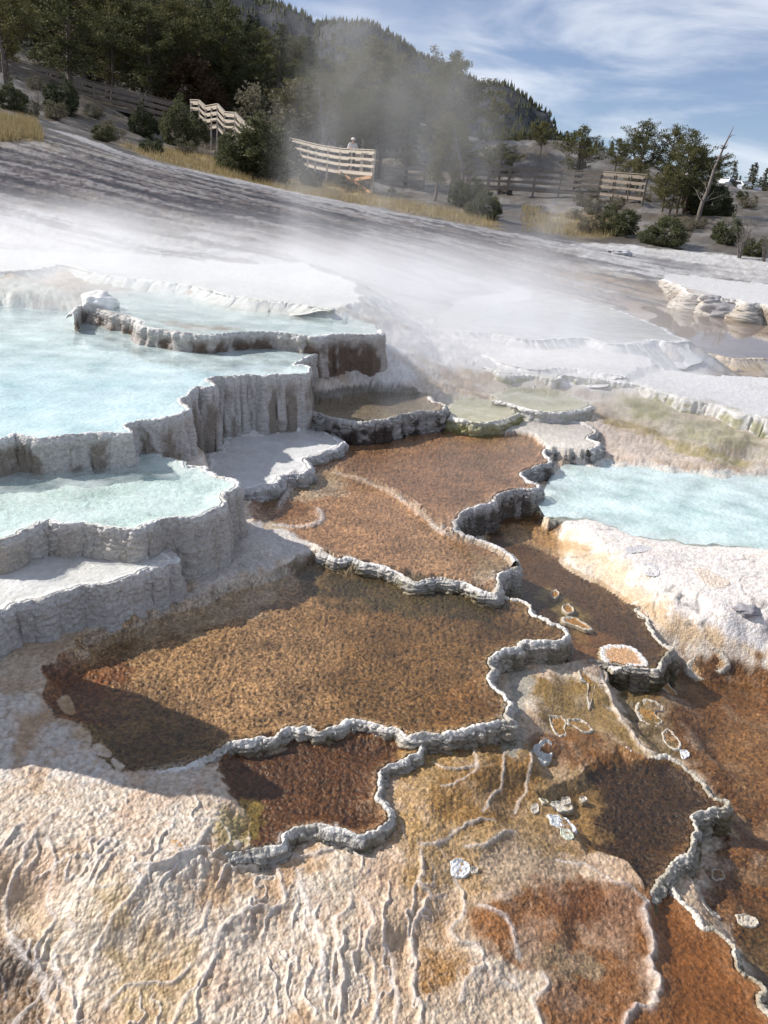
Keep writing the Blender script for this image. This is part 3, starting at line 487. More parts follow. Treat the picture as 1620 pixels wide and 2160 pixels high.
def ground_mat(name, rough=.55, bs=1.0, fine=60., dist=.004, spec=.5):
    q = N(name); at = q.n('ShaderNodeAttribute', attribute_name='Col'); tc = q.n('ShaderNodeTexCoord')
    n1 = q.n('ShaderNodeTexNoise', Scale=fine, Detail=5.0, Roughness=.65); q.l(tc.outputs['Object'], n1.inputs['Vector'])
    n2 = q.n('ShaderNodeTexVoronoi', Scale=fine*1.3); q.l(tc.outputs['Object'], n2.inputs['Vector'])
    n3 = q.n('ShaderNodeTexNoise', Scale=fine*.22, Detail=6.0, Roughness=.6); q.l(tc.outputs['Object'], n3.inputs['Vector'])
    mr = q.n('ShaderNodeMapRange'); mr.inputs['From Min'].default_value = .3; mr.inputs['From Max'].default_value = .7; mr.inputs['To Min'].default_value = .72; mr.inputs['To Max'].default_value = 1.25; q.l(n1.outputs['Fac'], mr.inputs['Value'])
    mu = q.n('ShaderNodeVectorMath', operation='MULTIPLY'); q.l(at.outputs['Color'], mu.inputs[0]); q.l(mr.outputs['Result'], mu.inputs[1])
    am = q.n('ShaderNodeAttribute', attribute_name='mat'); ns = q.n('ShaderNodeTexNoise', Scale=70.0, Detail=4.0, Roughness=.7, Distortion=.6); q.l(tc.outputs['Object'], ns.inputs['Vector'])
    ms = q.n('ShaderNodeMapRange'); ms.inputs['From Min'].default_value = .34; ms.inputs['From Max'].default_value = .66; ms.inputs['To Min'].default_value = .35; ms.inputs['To Max'].default_value = 1.75; q.l(ns.outputs['Fac'], ms.inputs['Value'])
    mm = q.n('ShaderNodeMix', data_type='FLOAT'); q.l(am.outputs['Fac'], mm.inputs[0]); mm.inputs[2].default_value = 1.0; q.l(ms.outputs[0], mm.inputs[3])
    mu2 = q.n('ShaderNodeVectorMath', operation='SCALE'); q.l(mu.outputs[0], mu2.inputs[0]); q.l(mm.outputs[0], mu2.inputs['Scale']); mu = mu2
    ad = q.n('ShaderNodeMath', operation='MULTIPLY_ADD'); q.l(n2.outputs['Distance'], ad.inputs[0]); ad.inputs[1].default_value = -.8; q.l(n1.outputs['Fac'], ad.inputs[2])
    ad2 = q.n('ShaderNodeMath', operation='MULTIPLY_ADD'); q.l(n3.outputs['Fac'], ad2.inputs[0]); ad2.inputs[1].default_value = 2.5; q.l(ad.outputs[0], ad2.inputs[2])
    bp = q.n('ShaderNodeBump', Strength=bs, Distance=dist); q.l(ad2.outputs[0], bp.inputs['Height'])
    p = q.n('ShaderNodeBsdfPrincipled', Roughness=rough); p.inputs['Specular IOR Level'].default_value = spec
    q.l(mu.outputs[0], p.inputs['Base Color']); q.l(bp.outputs[0], p.inputs['Normal'])
    r2 = q.n('ShaderNodeMapRange'); r2.inputs['To Min'].default_value = rough-.22; r2.inputs['To Max'].default_value = rough+.25; q.l(n3.outputs['Fac'], r2.inputs['Value']); q.l(r2.outputs[0], p.inputs['Roughness'])
    q.l(p.outputs[0], q.out.inputs[0]); return q.m
def simple_mat(name, col, rough=.8, var=.3, scale=6., bump=.4, dist=.01, metal=0., spec=.4, stretch=None):
    q = N(name); tc = q.n('ShaderNodeTexCoord'); mp = q.n('ShaderNodeMapping'); q.l(tc.outputs['Object'], mp.inputs['Vector'])
    if stretch: mp.inputs['Scale'].default_value = stretch
    nz = q.n('ShaderNodeTexNoise', Scale=scale, Detail=6.0, Roughness=.65); q.l(mp.outputs[0], nz.inputs['Vector'])
    mr = q.n('ShaderNodeMapRange'); mr.inputs['From Min'].default_value = .3; mr.inputs['From Max'].default_value = .7; mr.inputs['To Min'].default_value = 1-var; mr.inputs['To Max'].default_value = 1+var; q.l(nz.outputs['Fac'], mr.inputs['Value'])
    mu = q.n('ShaderNodeVectorMath', operation='MULTIPLY'); mu.inputs[0].default_value = col; q.l(mr.outputs['Result'], mu.inputs[1])
    p = q.n('ShaderNodeBsdfPrincipled', Roughness=rough, Metallic=metal); p.inputs['Specular IOR Level'].default_value = spec; q.l(mu.outputs[0], p.inputs['Base Color'])
    bp = q.n('ShaderNodeBump', Strength=bump, Distance=dist); q.l(nz.outputs['Fac'], bp.inputs['Height']); q.l(bp.outputs[0], p.inputs['Normal'])
    q.l(p.outputs[0], q.out.inputs[0]); return q.m
def water_mat(name, tint, milk=None, fac=0., rs=22., rb=.25, rough=.06):
    q = N(name); tr = q.n('ShaderNodeBsdfTransparent', Color=(*tint, 1)); tc = q.n('ShaderNodeTexCoord')
    nz = q.n('ShaderNodeTexNoise', Scale=rs, Detail=3.0, Roughness=.55); q.l(tc.outputs['Object'], nz.inputs['Vector'])
    bp = q.n('ShaderNodeBump', Strength=rb, Distance=.01); q.l(nz.outputs['Fac'], bp.inputs['Height'])
    body = tr.outputs[0]
    if milk:
        df = q.n('ShaderNodeBsdfDiffuse', Color=(*milk, 1)); n2 = q.n('ShaderNodeTexNoise', Scale=3.0, Detail=6.0, Roughness=.62); q.l(tc.outputs['Object'], n2.inputs['Vector'])
        mr = q.n('ShaderNodeMapRange'); mr.inputs['From Min'].default_value = .25; mr.inputs['From Max'].default_value = .75; mr.inputs['To Min'].default_value = fac-.4; mr.inputs['To Max'].default_value = fac+.4; q.l(n2.outputs['Fac'], mr.inputs['Value'])
        b2 = q.n('ShaderNodeBump', Strength=.6, Distance=.02); n4 = q.n('ShaderNodeTexNoise', Scale=28.0, Detail=4.0); q.l(tc.outputs['Object'], n4.inputs['Vector']); q.l(n4.outputs['Fac'], b2.inputs['Height']); q.l(b2.outputs[0], df.inputs['Normal'])
        mx = q.n('ShaderNodeMixShader'); q.l(mr.outputs[0], mx.inputs[0]); q.l(body, mx.inputs[1]); q.l(df.outputs[0], mx.inputs[2]); body = mx.outputs[0]
    gl = q.n('ShaderNodeBsdfGlossy', Roughness=rough); q.l(bp.outputs[0], gl.inputs['Normal'])
    fr = q.n('ShaderNodeFresnel', IOR=1.33); ge = q.n('ShaderNodeNewGeometry'); io = q.n('ShaderNodeMapRange'); io.inputs['To Min'].default_value = 1.33; io.inputs['To Max'].default_value = 1/1.33; q.l(ge.outputs['Backfacing'], io.inputs['Value']); q.l(io.outputs[0], fr.inputs['IOR']); q.l(bp.outputs[0], fr.inputs['Normal'])
    mx = q.n('ShaderNodeMixShader'); q.l(fr.outputs[0], mx.inputs[0]); q.l(body, mx.inputs[1]); q.l(gl.outputs[0], mx.inputs[2]); q.l(mx.outputs[0], q.out.inputs[0]); return q.m
M_ground = ground_mat('travertine_ground', .46, .9); M_rim = ground_mat('travertine_rim', .7, 1.0, 75, .005, .3)
WM = dict(white=water_mat('water_white', (.95,.95,.94), (.80,.81,.80), .6, rs=12, rb=.1), clear=water_mat('water_clear', (.94,.89,.80), rs=48, rb=.5, rough=.11), blue=water_mat('water_turquoise', (.88,.965,.97), (.74,.88,.885), .55, rs=16, rb=.12),
          pale=water_mat('water_pale', (.90,.96,.95), (.78,.87,.85), .3, rs=20, rb=.2), milk=water_mat('water_milky', (.92,.93,.84), (.70,.68,.54), .3, rs=12, rb=.12),
          flat=water_mat('water_flat', (.86,.80,.74), (.40,.33,.28), .2, rs=7, rb=.06, rough=.04))

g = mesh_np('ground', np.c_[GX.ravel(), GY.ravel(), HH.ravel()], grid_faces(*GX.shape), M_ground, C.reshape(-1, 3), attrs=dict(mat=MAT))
tag(g, 'travertine terraces, mineral flats and bare slope', kind='structure')
print('ground mesh', time.time()-T0)

# ------------------------------------------------------------------ water sheets
WL = {'pool_16':'turquoise water of the blue pool at the right','pool_9':'shallow water in the dark brown channel','pool_6':'shallow water over dark olive mat at the lower right','pool_7':'thin water film over orange mat in the bottom right','pool_10':'shallow water of the middle rust coloured pool',
 'pool_11':'shallow water over rust and pink mat above the big pool','pool_4':'clear water of the big golden brown pool','pool_5':'clear water of the small dark rust pool','pool_12':'dull grey green water in the centre','pool_15':'tiny yellow green pool water','pool_14':'oval pale green pool water','pool_22':'thin water on the shaded grey shelf',
 'pool_3':'shallow whitish water on the lowest left terrace','pool_2':'pale green blue water on the middle left terrace','pool_1':'large milky turquoise pool at the left','pool_17':'highest blue white pool','tan_flat':'brown reflecting water at the right','mist_flat':'pale milky water under the steam'}
for d in LAY:
    if not d['water']: continue
    P = d['P'][::max(1, len(d['P'])//350)] if len(d['P']) > 400 else d['P']
    if d['out'] < 0: P = P[::-1]
    me = bpy.data.meshes.new('water'); me.from_pydata([(x, y, d['z']-d['wl']) for x, y in P], [], [tuple(range(len(P)))]); me.materials.append(WM[d['water']])
    o = bpy.data.objects.new('water', me); COL.objects.link(o); tag(o, WL.get(d['name']), kind='structure')
# low sheet of water on the brown flat at the lower right
P = [W(p, -.345) for p in [(1390,1400),(1480,1370),(1640,1390),(2000,1480),(2000,2400),(1500,2300),(1400,1900),(1380,1700)]]
me = bpy.data.meshes.new('water'); me.from_pydata([(x, y, -.345) for x, y in P], [], [tuple(range(len(P)))[::-1]]); me.materials.append(WM['clear'])
o = bpy.data.objects.new('water', me); COL.objects.link(o); tag(o, 'shallow water over the wide orange brown flat at the right', kind='structure')

# ------------------------------------------------------------------ rims
def hgrid(x, y):
    r = np.hypot(x, y); a = np.arctan2(x, y); i = np.clip(np.searchsorted(rr, r), 1, len(rr)-1); j = np.clip(np.searchsorted(az, a), 1, len(az)-1)
    u = np.clip((r-rr[i-1])/(rr[i]-rr[i-1]), 0, 1); v = np.clip((a-az[j-1])/(az[j]-az[j-1]), 0, 1)
    return (HH[i-1, j-1]*(1-v)+HH[i-1, j]*v)*(1-u) + (HH[i, j-1]*(1-v)+HH[i, j]*v)*u
def rim(d):
    sc = d['sc']; z = d['z']; R, t = resample(d['R'], .006*sc)
    T = np.gradient(R, axis=0); 
    for _ in range(3): T[1:-1] = (T[:-2]+2*T[1:-1]+T[2:])/4
    T /= np.hypot(T[:, 0], T[:, 1])[:, None]+1e-9; Nn = np.c_[T[:, 1], -T[:, 0]]*d['out']
    tp = d.get('wallt', .10); hw = np.full(len(R), .15)
    for _ in range(2):
        o = (.05*sc + hw*tp)[:, None]; q = R+Nn*o
        g_ = np.minimum(height(q[:, 0], q[:, 1]), hgrid(q[:, 0], q[:, 1])+.02); hw = np.clip(z-g_, .012, .6)
    k = 9; ker = np.ones(k)/k; hw = np.convolve(np.pad(hw, k//2, 'edge'), ker, 'valid'); hw = hw+.035*sc
    if d['style'] == 'drape': hw = .01+hw*ss(0, .3*sc, np.minimum(t, t[-1]-t))
    ds = .0045*sc; nw = int(np.clip(np.percentile(hw, 90)/ds, 6, 80))
    bead = 1-2*np.abs(perlin(t*38/sc, t*0+7+z)); lvar = np.clip(1+1.1*fbm(t*2.6/sc, t*0+z*13, 3), .35, 1.8); lipw = lvar*np.clip(.0072+.004*perlin(t*14/sc, t*0+z*9)+.004*bead, .003, .03)*sc; liph = np.clip(lvar, .2, 1.3)*(.006+.008*perlin(t*9/sc, t*0+3)+.006*bead)*sc**.5
    st = d['style']
    if st == 'drape': liph = liph*.3; lipw = lipw*1.2
    elif st in ('flute', 'grit'): liph = liph*.45
    prof = [(-2.4, -1.6), (-1.6, -.35), (-1.0, .45), (-.4, .95), (.15, 1.0), (.65, .75), (1.0, .1)]
    rows = []; cols = []
    lip = np.array(d['lip']); wall = np.array(d['wall']); stain_occl = np.array(d['stain'])
    for a, b in prof:
        off = a*lipw; zz = np.where(b >= 0, b*liph, b*.018*sc**.7); jig = (.005*perlin(t*42/sc, t*0+a*2.2)+.004*perlin(t*80/sc, t*0+a*5))*sc
        P = R+Nn*(off+jig)[:, None]; rows.append(np.c_[P, z+zz+jig*.6])
        c = lip*(1+.22*perlin(t*25/sc, t*0+a)[:, None]); c = mix(c, mix(wall, np.array(stain_occl), .3)[None, :], (ss(-.12, .3, fbm(t*4/sc+5, t*0+z*7, 3))*.75)[:, None]); 
        if a < -1.2: c = mix(c, d['shore'] if d['shore'] is not None else d['col'], .6)
        cols.append(c)
    X, Y = R[:, 0]*1.0, R[:, 1]*1.0
    lowf = perlin(t*3.2/sc, t*0+z*31)
    for k in range(1, nw+1):
        v = k/nw; dep = v*hw; zz = z+.0*sc-dep
        if st == 'drape':
            prof_o = lipw + tp*hw*(v**1.5*.75+v*.25); bulge = .009*sc*(1-np.abs(perlin(t*15/sc+1.2*perlin(t*4/sc, t*0+8)+v*.5, t*0+5))*2)*(.5+.8*perlin(t*3/sc, t*0+1))*np.sin(math.pi*min(1, v*1.2))
            f = bulge + .02*sc*perlin(t*2.2/sc, t*0+2) + .006*sc*perlin(t*44/sc, v*2+t*0)
        elif st == 'flute':
            prof_o = lipw + tp*dep + .01*sc*np.sin(v*3.1)
            f = .014*sc*(1-2.2*np.abs(perlin(t*9/sc+perlin(t*3, v*2+t*0)*.3, t*0+5+v*.25)))*(.4+v) + .010*sc*perlin(t*34/sc, v*3+t*0) + .005*sc*perlin(t*60/sc, zz*90/sc)
            f = f - .012*sc*(ss(.08, .3, v)-ss(.3, .9, v))
        elif st == 'ledge':
            q = dep/(.026*sc)+1.2*perlin(t*5/sc, dep*14)+.9*perlin(t*19/sc, dep*24/sc+9); fr = q-np.floor(q); cell = np.floor(q)
            pl = _rv[_h(np.floor(t*11/sc+cell*3.7).astype(int), cell.astype(int))]
            prof_o = lipw + tp*dep + .012*sc*np.sin(v*2.6)
            f = .024*sc*(1-fr)**.5*(.2+pl)*np.minimum(1, v*6+.3) + .010*sc*perlin(t*13/sc, dep*9) + .006*sc*(1-2*np.abs(perlin(t*34/sc, cell*5.3))) + .004*sc*perlin(t*60/sc, dep*70) - .006*sc
        else:
            prof_o = lipw*.9 + tp*dep + .02*sc*v
            a_, b_ = worley(t*26/sc, dep*34/sc + t*0); f = .012*sc*(.55-a_) + .016*sc*perlin(t*7/sc, dep*8) + .006*sc*perlin(t*40/sc, dep*55)
        P = R+Nn*(prof_o+f)[:, None]; rows.append(np.c_[P, zz])
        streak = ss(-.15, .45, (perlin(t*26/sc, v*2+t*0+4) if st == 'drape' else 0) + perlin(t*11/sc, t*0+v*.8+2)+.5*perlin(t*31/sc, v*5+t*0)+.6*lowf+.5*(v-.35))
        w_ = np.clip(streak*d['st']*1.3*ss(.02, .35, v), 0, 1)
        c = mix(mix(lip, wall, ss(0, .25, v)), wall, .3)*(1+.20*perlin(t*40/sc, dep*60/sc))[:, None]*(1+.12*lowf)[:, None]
        cols.append(mix(c, stain_occl, np.clip(w_+(ss(.6, .98, fr)*.45*d['st']+ (pl < .25)*.25 if st == 'ledge' else 0), 0, 1)[:, None]))  # ledge recesses darkened too: occlusion painted in on top of the wall stain
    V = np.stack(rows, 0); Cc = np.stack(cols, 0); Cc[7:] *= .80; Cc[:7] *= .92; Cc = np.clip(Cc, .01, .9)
    fl = d['out'] > 0
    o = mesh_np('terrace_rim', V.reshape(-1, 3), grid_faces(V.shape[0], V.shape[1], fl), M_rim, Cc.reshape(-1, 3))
    tag(o, d['label'], 'terrace rim', 'travertine rims of the hot spring pools')
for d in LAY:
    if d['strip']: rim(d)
print('rims', time.time()-T0)
# ------------------------------------------------------------------ generic small mesh builder
class MB:
    def __init__(s): s.v = []; s.f = []
    def add(s, V, Fs):
        n = len(s.v); s.v += [tuple(map(float, p)) for p in V]; s.f += [tuple(i+n for i in f) for f in Fs]
    def beam(s, a, b, w_, h_, up=(0, 0, 1)):
        a = Vector(a); b = Vector(b); d = (b-a).normalized(); u = Vector(up); sd_ = d.cross(u)
        if sd_.length < 1e-4: sd_ = d.cross(Vector((1, 0, 0)))
        sd_.normalize(); u = sd_.cross(d).normalized(); V = []
        for p in (a, b):
            for i, j in ((-1, -1), (1, -1), (1, 1), (-1, 1)): V.append(p+sd_*(i*w_/2)+u*(j*h_/2))
        s.add(V, [(0, 1, 2, 3), (7, 6, 5, 4), (0, 4, 5, 1), (1, 5, 6, 2), (2, 6, 7, 3), (3, 7, 4, 0)])
    def tube(s, pts, rad, n=6):
        pts = [Vector(p) for p in pts]; base = len(s.v)
        for i, p in enumerate(pts):
            d = (pts[min(i+1, len(pts)-1)]-pts[max(i-1, 0)]).normalized(); a = d.cross(Vector((.31, .95, .1))).normalized(); b = d.cross(a)
            for k in range(n):
                t = 2*math.pi*k/n; s.v.append(tuple(p+(a*math.cos(t)+b*math.sin(t))*rad[i]))
        for i in range(len(pts)-1):
            for k in range(n): s.f.append((base+i*n+k, base+i*n+(k+1) % n, base+(i+1)*n+(k+1) % n, base+(i+1)*n+k))
        s.f.append(tuple(base+(len(pts)-1)*n+k for k in range(n)))
    def tris(s, T):
        n = len(s.v); s.v += [tuple(p) for p in T.reshape(-1, 3).tolist()]; s.f += [(n+3*i, n+3*i+1, n+3*i+2) for i in range(len(T))]
    def build(s, name, mat, parent=None, smooth=False, bevel=0):
        me = bpy.data.meshes.new(name); me.from_pydata(s.v, [], s.f); me.materials.append(mat); me.update()
        if smooth: me.polygons.foreach_set('use_smooth', np.ones(len(s.f), bool))
        o = bpy.data.objects.new(name, me); COL.objects.link(o); o.parent = parent
        if bevel: b = o.modifiers.new('bevel', 'BEVEL'); b.width = bevel; b.segments = 2
        return o
def copy_tree(o, parent=None):
    c = o.copy(); COL.objects.link(c); c.parent = parent
    for ch in [q for q in CH.get(o.name, [])]: copy_tree(ch, c)
    return c
CH = {}
def gz(x, y): return float(hgrid(np.array([float(x)]), np.array([float(y)]))[0])
def at(p, Dd):
    """point seen at picture position p, standing Dd metres away on the ground plan"""
    d = ray(p); h = math.hypot(d[0], d[1]); return Vector((d[0]/h*Dd, d[1]/h*Dd, ZE+d[2]/h*Dd))

# ------------------------------------------------------------------ trees
M_bark = simple_mat('bark', (.12, .095, .075), .9, .35, 9, .6, .02, stretch=(3, 3, .6)); M_dead = simple_mat('dead_wood', (.15, .13, .115), .85, .3, 10, .5, .01, stretch=(4, 4, .5))
def leaf_mat(name, a, b):
    q = N(name); oi = q.n('ShaderNodeObjectInfo'); tc = q.n('ShaderNodeTexCoord'); nz = q.n('ShaderNodeTexNoise', Scale=7.0, Detail=3.0); q.l(tc.outputs['Object'], nz.inputs['Vector'])
    ad = q.n('ShaderNodeMath', operation='MULTIPLY_ADD'); q.l(oi.outputs['Random'], ad.inputs[0]); ad.inputs[1].default_value = .5; q.l(nz.outputs['Fac'], ad.inputs[2])
    mr = q.n('ShaderNodeMapRange'); mr.inputs['From Min'].default_value = .45; mr.inputs['From Max'].default_value = 1.05; q.l(ad.outputs[0], mr.inputs['Value'])
    mx = q.n('ShaderNodeMix', data_type='RGBA'); mx.inputs[6].default_value = (*a, 1); mx.inputs[7].default_value = (*b, 1); q.l(mr.outputs[0], mx.inputs[0])
    df = q.n('ShaderNodeBsdfPrincipled', Roughness=.75); df.inputs['Specular IOR Level'].default_value = .25; q.l(mx.outputs[2], df.inputs['Base Color'])
    tl = q.n('ShaderNodeBsdfTranslucent'); q.l(mx.outputs[2], tl.inputs[0]); ms = q.n('ShaderNodeMixShader'); ms.inputs[0].default_value = .3; q.l(df.outputs[0], ms.inputs[1]); q.l(tl.outputs[0], ms.inputs[2]); q.l(ms.outputs[0], q.out.inputs[0]); return q.m
M_pine = leaf_mat('pine_needles', (.075, .085, .035), (.17, .155, .06)); M_fir = leaf_mat('fir_needles', (.042, .055, .032), (.095, .10, .048)); M_jun = leaf_mat('juniper_leaf', (.065, .08, .04), (.12, .125, .06))
M_red = leaf_mat('rusty_leaf', (.09, .055, .030), (.13, .085, .045)); M_sage = leaf_mat('sage_leaf', (.13, .125, .09), (.20, .18, .12))
def leaves(R, centers, rad, n, size, flat=.7):
    out = []
    for c, r_ in zip(centers, rad):
        p = R.normal(0, 1, (n, 3)); p /= np.linalg.norm(p, axis=1)[:, None]; p *= (R.random(n)**.45)[:, None]*r_; p[:, 2] *= flat; p += c
        a = R.normal(0, 1, (n, 3)); a /= np.linalg.norm(a, axis=1)[:, None]; b = np.cross(a, R.normal(0, 1, (n, 3))); b /= np.linalg.norm(b, axis=1)[:, None]+1e-6
        sz = (size*R.uniform(.6, 1.4, n))[:, None]; out.append(np.stack([p-a*sz*.6, p+a*sz*.6, p+b*sz*1.1], 1))
    return np.concatenate(out)
def proto_tree(kind, seed):
    R = np.random.default_rng(seed); tr = MB(); lf = []; U = R.uniform
    e = empty({'pine': 'pine_tree', 'fir': 'fir_tree', 'juniper': 'juniper_bush', 'red': 'rusty_bush', 'sage': 'sagebrush', 'snag': 'dead_tree', 'stems': 'dead_shrub'}[kind], (0, 0, -500))
    if kind in ('pine', 'fir'):
        lean = U(-.05, .05, 2)*(1 if kind == 'pine' else .4); zs = np.linspace(0, 1, 9); wob = np.cumsum(R.normal(0, .008, (9, 2)), 0)*(1 if kind == 'pine' else .3)
        cx = lambda z: np.array([lean[0]*z+np.interp(z, zs, wob[:, 0]), lean[1]*z+np.interp(z, zs, wob[:, 1])])
        tr.tube([(*cx(z), z) for z in zs], list(.021*(1-zs)**.8+.003), 7)
        nb = 90 if kind == 'pine' else 100; st = U(.12, .3) if kind == 'pine' else U(.03, .10); gap = U(.35, .8, 2)
        lump = R.normal(0, 1, 12)
        for i in range(nb):
            t = st+(1-st)*((i+U(0, 1))/nb)**.9; u = (t-st)/(1-st)
            if kind == 'pine':
                L_ = (.30*math.sin(math.pi*min(1, .15+u*.85))**.8+.03)*U(.45, 1.15)*(1+.3*lump[int(u*11)])
                if U() < .06: continue
            else: L_ = (.19*(1-u)**.75+.015)*U(.6, 1.15)
            an = U(0, 2*math.pi); dz = L_*(U(.1, .7) if kind == 'pine' else U(-.35, .05)); c0 = cx(t); L_ = max(L_, .02)
            tip = np.array([c0[0]+math.cos(an)*L_, c0[1]+math.sin(an)*L_, t+dz]); o_ = np.array([c0[0], c0[1], t]); md = (o_+tip)/2+np.array([0, 0, -.02*L_*5*(1 if kind == 'pine' else -1)])
            tr.tube([o_, md, tip], [.006*(1-t*.6), .004*(1-t*.5), .0015], 4)
            nc = max(1, int(L_/.045)); cs = [o_+(tip-o_)*(k+.8)/nc+R.normal(0, .008, 3) for k in range(nc)]; cs = [c for k, c in enumerate(cs) if (k+1)/nc > (.35 if kind == 'pine' else .12)]
            lf.append(leaves(R, cs, [.052*U(.7, 1.3) if kind == 'pine' else .034]*len(cs), 40 if kind == 'pine' else 26, .0125, .65))
        if kind == 'fir': lf.append(leaves(R, [np.array([*cx(z), z]) for z in np.linspace(.8, 1.0, 6)], [.03, .028, .024, .02, .015, .01], 30, .010, 1.2))
        m = M_pine if kind == 'pine' else M_fir
    elif kind in ('juniper', 'red', 'sage'):
        for i in range(16):
            an = U(0, 6.28); el = U(.35, 1.4); L_ = U(.35, .75) if kind != 'sage' else U(.4, .8); tip = np.array([math.cos(an)*math.cos(el)*L_*.9, math.sin(an)*math.cos(el)*L_*.9, math.sin(el)*L_])
            tr.tube([(0, 0, -.05), tip*.5+R.normal(0, .03, 3), tip], [.03, .018, .006], 4)
        cs = []; rd = []
        while len(cs) < 150:
            p = R.normal(0, 1, 3); p /= np.linalg.norm(p); p *= U(.45, 1)**.5; p = p*np.array([.52, .52, .46])+np.array([0, 0, .46]); a = math.atan2(p[1], p[0])
            p[:2] *= 1+.25*math.sin(3*a+seed)*.6; p[2] *= 1+.22*math.sin(2*a+seed*2)
            if p[2] < .02 or (kind == 'sage' and U() < .5): 
                if p[2] < .02 or U() < .4: continue
            cs.append(p); rd.append(U(.06, .13))
        lf.append(leaves(R, cs, rd, 70 if kind != 'sage' else 30, .030, 1.1)); m = {'juniper': M_jun, 'red': M_red, 'sage': M_sage}[kind]
    elif kind == 'snag':
        zs = np.linspace(0, 1, 10); wob = np.cumsum(R.normal(0, .012, (10, 2)), 0); ln = (.20, .02) if seed % 2 else (.05, .02)
        pt = [(ln[0]*z*z+wob[i, 0], ln[1]*z+wob[i, 1], z) for i, z in enumerate(zs)]; tr.tube(pt, list(.022*(1-zs)**.7+.002), 7)
        for i in range(26):
            t = U(.25, .95); k = int(t*9); o_ = np.array(pt[k]); an = U(0, 6.28); L_ = U(.08, .30)*(1.15-t); d = np.array([math.cos(an)*.8, math.sin(an)*.8, U(.2, 1.0)])*L_
            md = o_+d*.5+R.normal(0, .012, 3); tip = o_+d; tr.tube([o_, md, tip], [.007, .004, .001], 4)
            for _ in range(3):
                s_ = md+(tip-md)*U(0, 1); tr.tube([s_, s_+(d*.35+R.normal(0, .02, 3))], [.0025, .0008], 3)
        m = None
    else:
        for i in range(13):
            an = U(0, 6.28); sp = U(.05, .35); p = np.array([U(-.03, .03), U(-.03, .03), -.03]); pts = [p]
            L_ = U(.6, 1)
            for k in range(5): pts.append(pts[-1]+np.array([math.cos(an)*sp*L_/5, math.sin(an)*sp*L_/5, L_/5])+R.normal(0, .014, 3))
            tr.tube(pts, [.013, .010, .008, .006, .003, .001], 5)
            for _ in range(6):
                k = int(U(2, 5)); d = np.array([math.cos(an+U(-1.5, 1.5))*.12, math.sin(an+U(-1.5, 1.5))*.12, U(.05, .2)]); tr.tube([pts[k], pts[k]+d*.6+R.normal(0, .01, 3), pts[k]+d], [.004, .0025, .0008], 3)
        m = None
    ch = [tr.build('trunk' if kind in ('pine', 'fir', 'snag') else 'stems', M_dead if m is None else M_bark, e, True)]
    if m:
        b = MB(); b.tris(np.concatenate(lf)); ch.append(b.build('crown' if kind in ('pine', 'fir') else 'foliage', m, e))
    CH[e.name] = ch; return e
PROT = {}
NV = dict(pine=5, fir=4, juniper=3, red=2, sage=2, snag=2, stems=2); used = set()
def plant(kind, x, y, h, label, group=None, var=None, z=None, wide=1.0, rz=None, cat_=None, sink=.1):
    v = random.randrange(NV[kind]) if var is None else var
    if (kind, v) not in PROT: PROT[(kind, v)] = proto_tree(kind, 100*len(kind)+v*7+ord(kind[0])+(v % 2)); 
    src = PROT[(kind, v)]; 
    if (kind, v) in used: o = copy_tree(src)
    else: o = src; used.add((kind, v))
    z0 = gz(x, y) if z is None else z
    o.location = (x, y, z0-sink); o.rotation_euler = (0, 0, random.uniform(0, 6.28) if rz is None else rz); o.scale = (h*wide, h*wide, h)
    tag(o, label, cat_ or {'pine': 'tree', 'fir': 'tree', 'snag': 'dead tree', 'juniper': 'bush', 'red': 'bush', 'sage': 'shrub', 'stems': 'dead shrub'}[kind], group); return o
def plant_px(kind, bx, Dd, ty, label, by=None, **k):
    by = hor(bx) if by is None else by; b = at((bx, by), Dd); z = gz(b.x, b.y)
    t = at((bx+(by-ty)*.1, ty), Dd); return plant(kind, b.x, b.y, max(.4, t.z-z), label, **k)
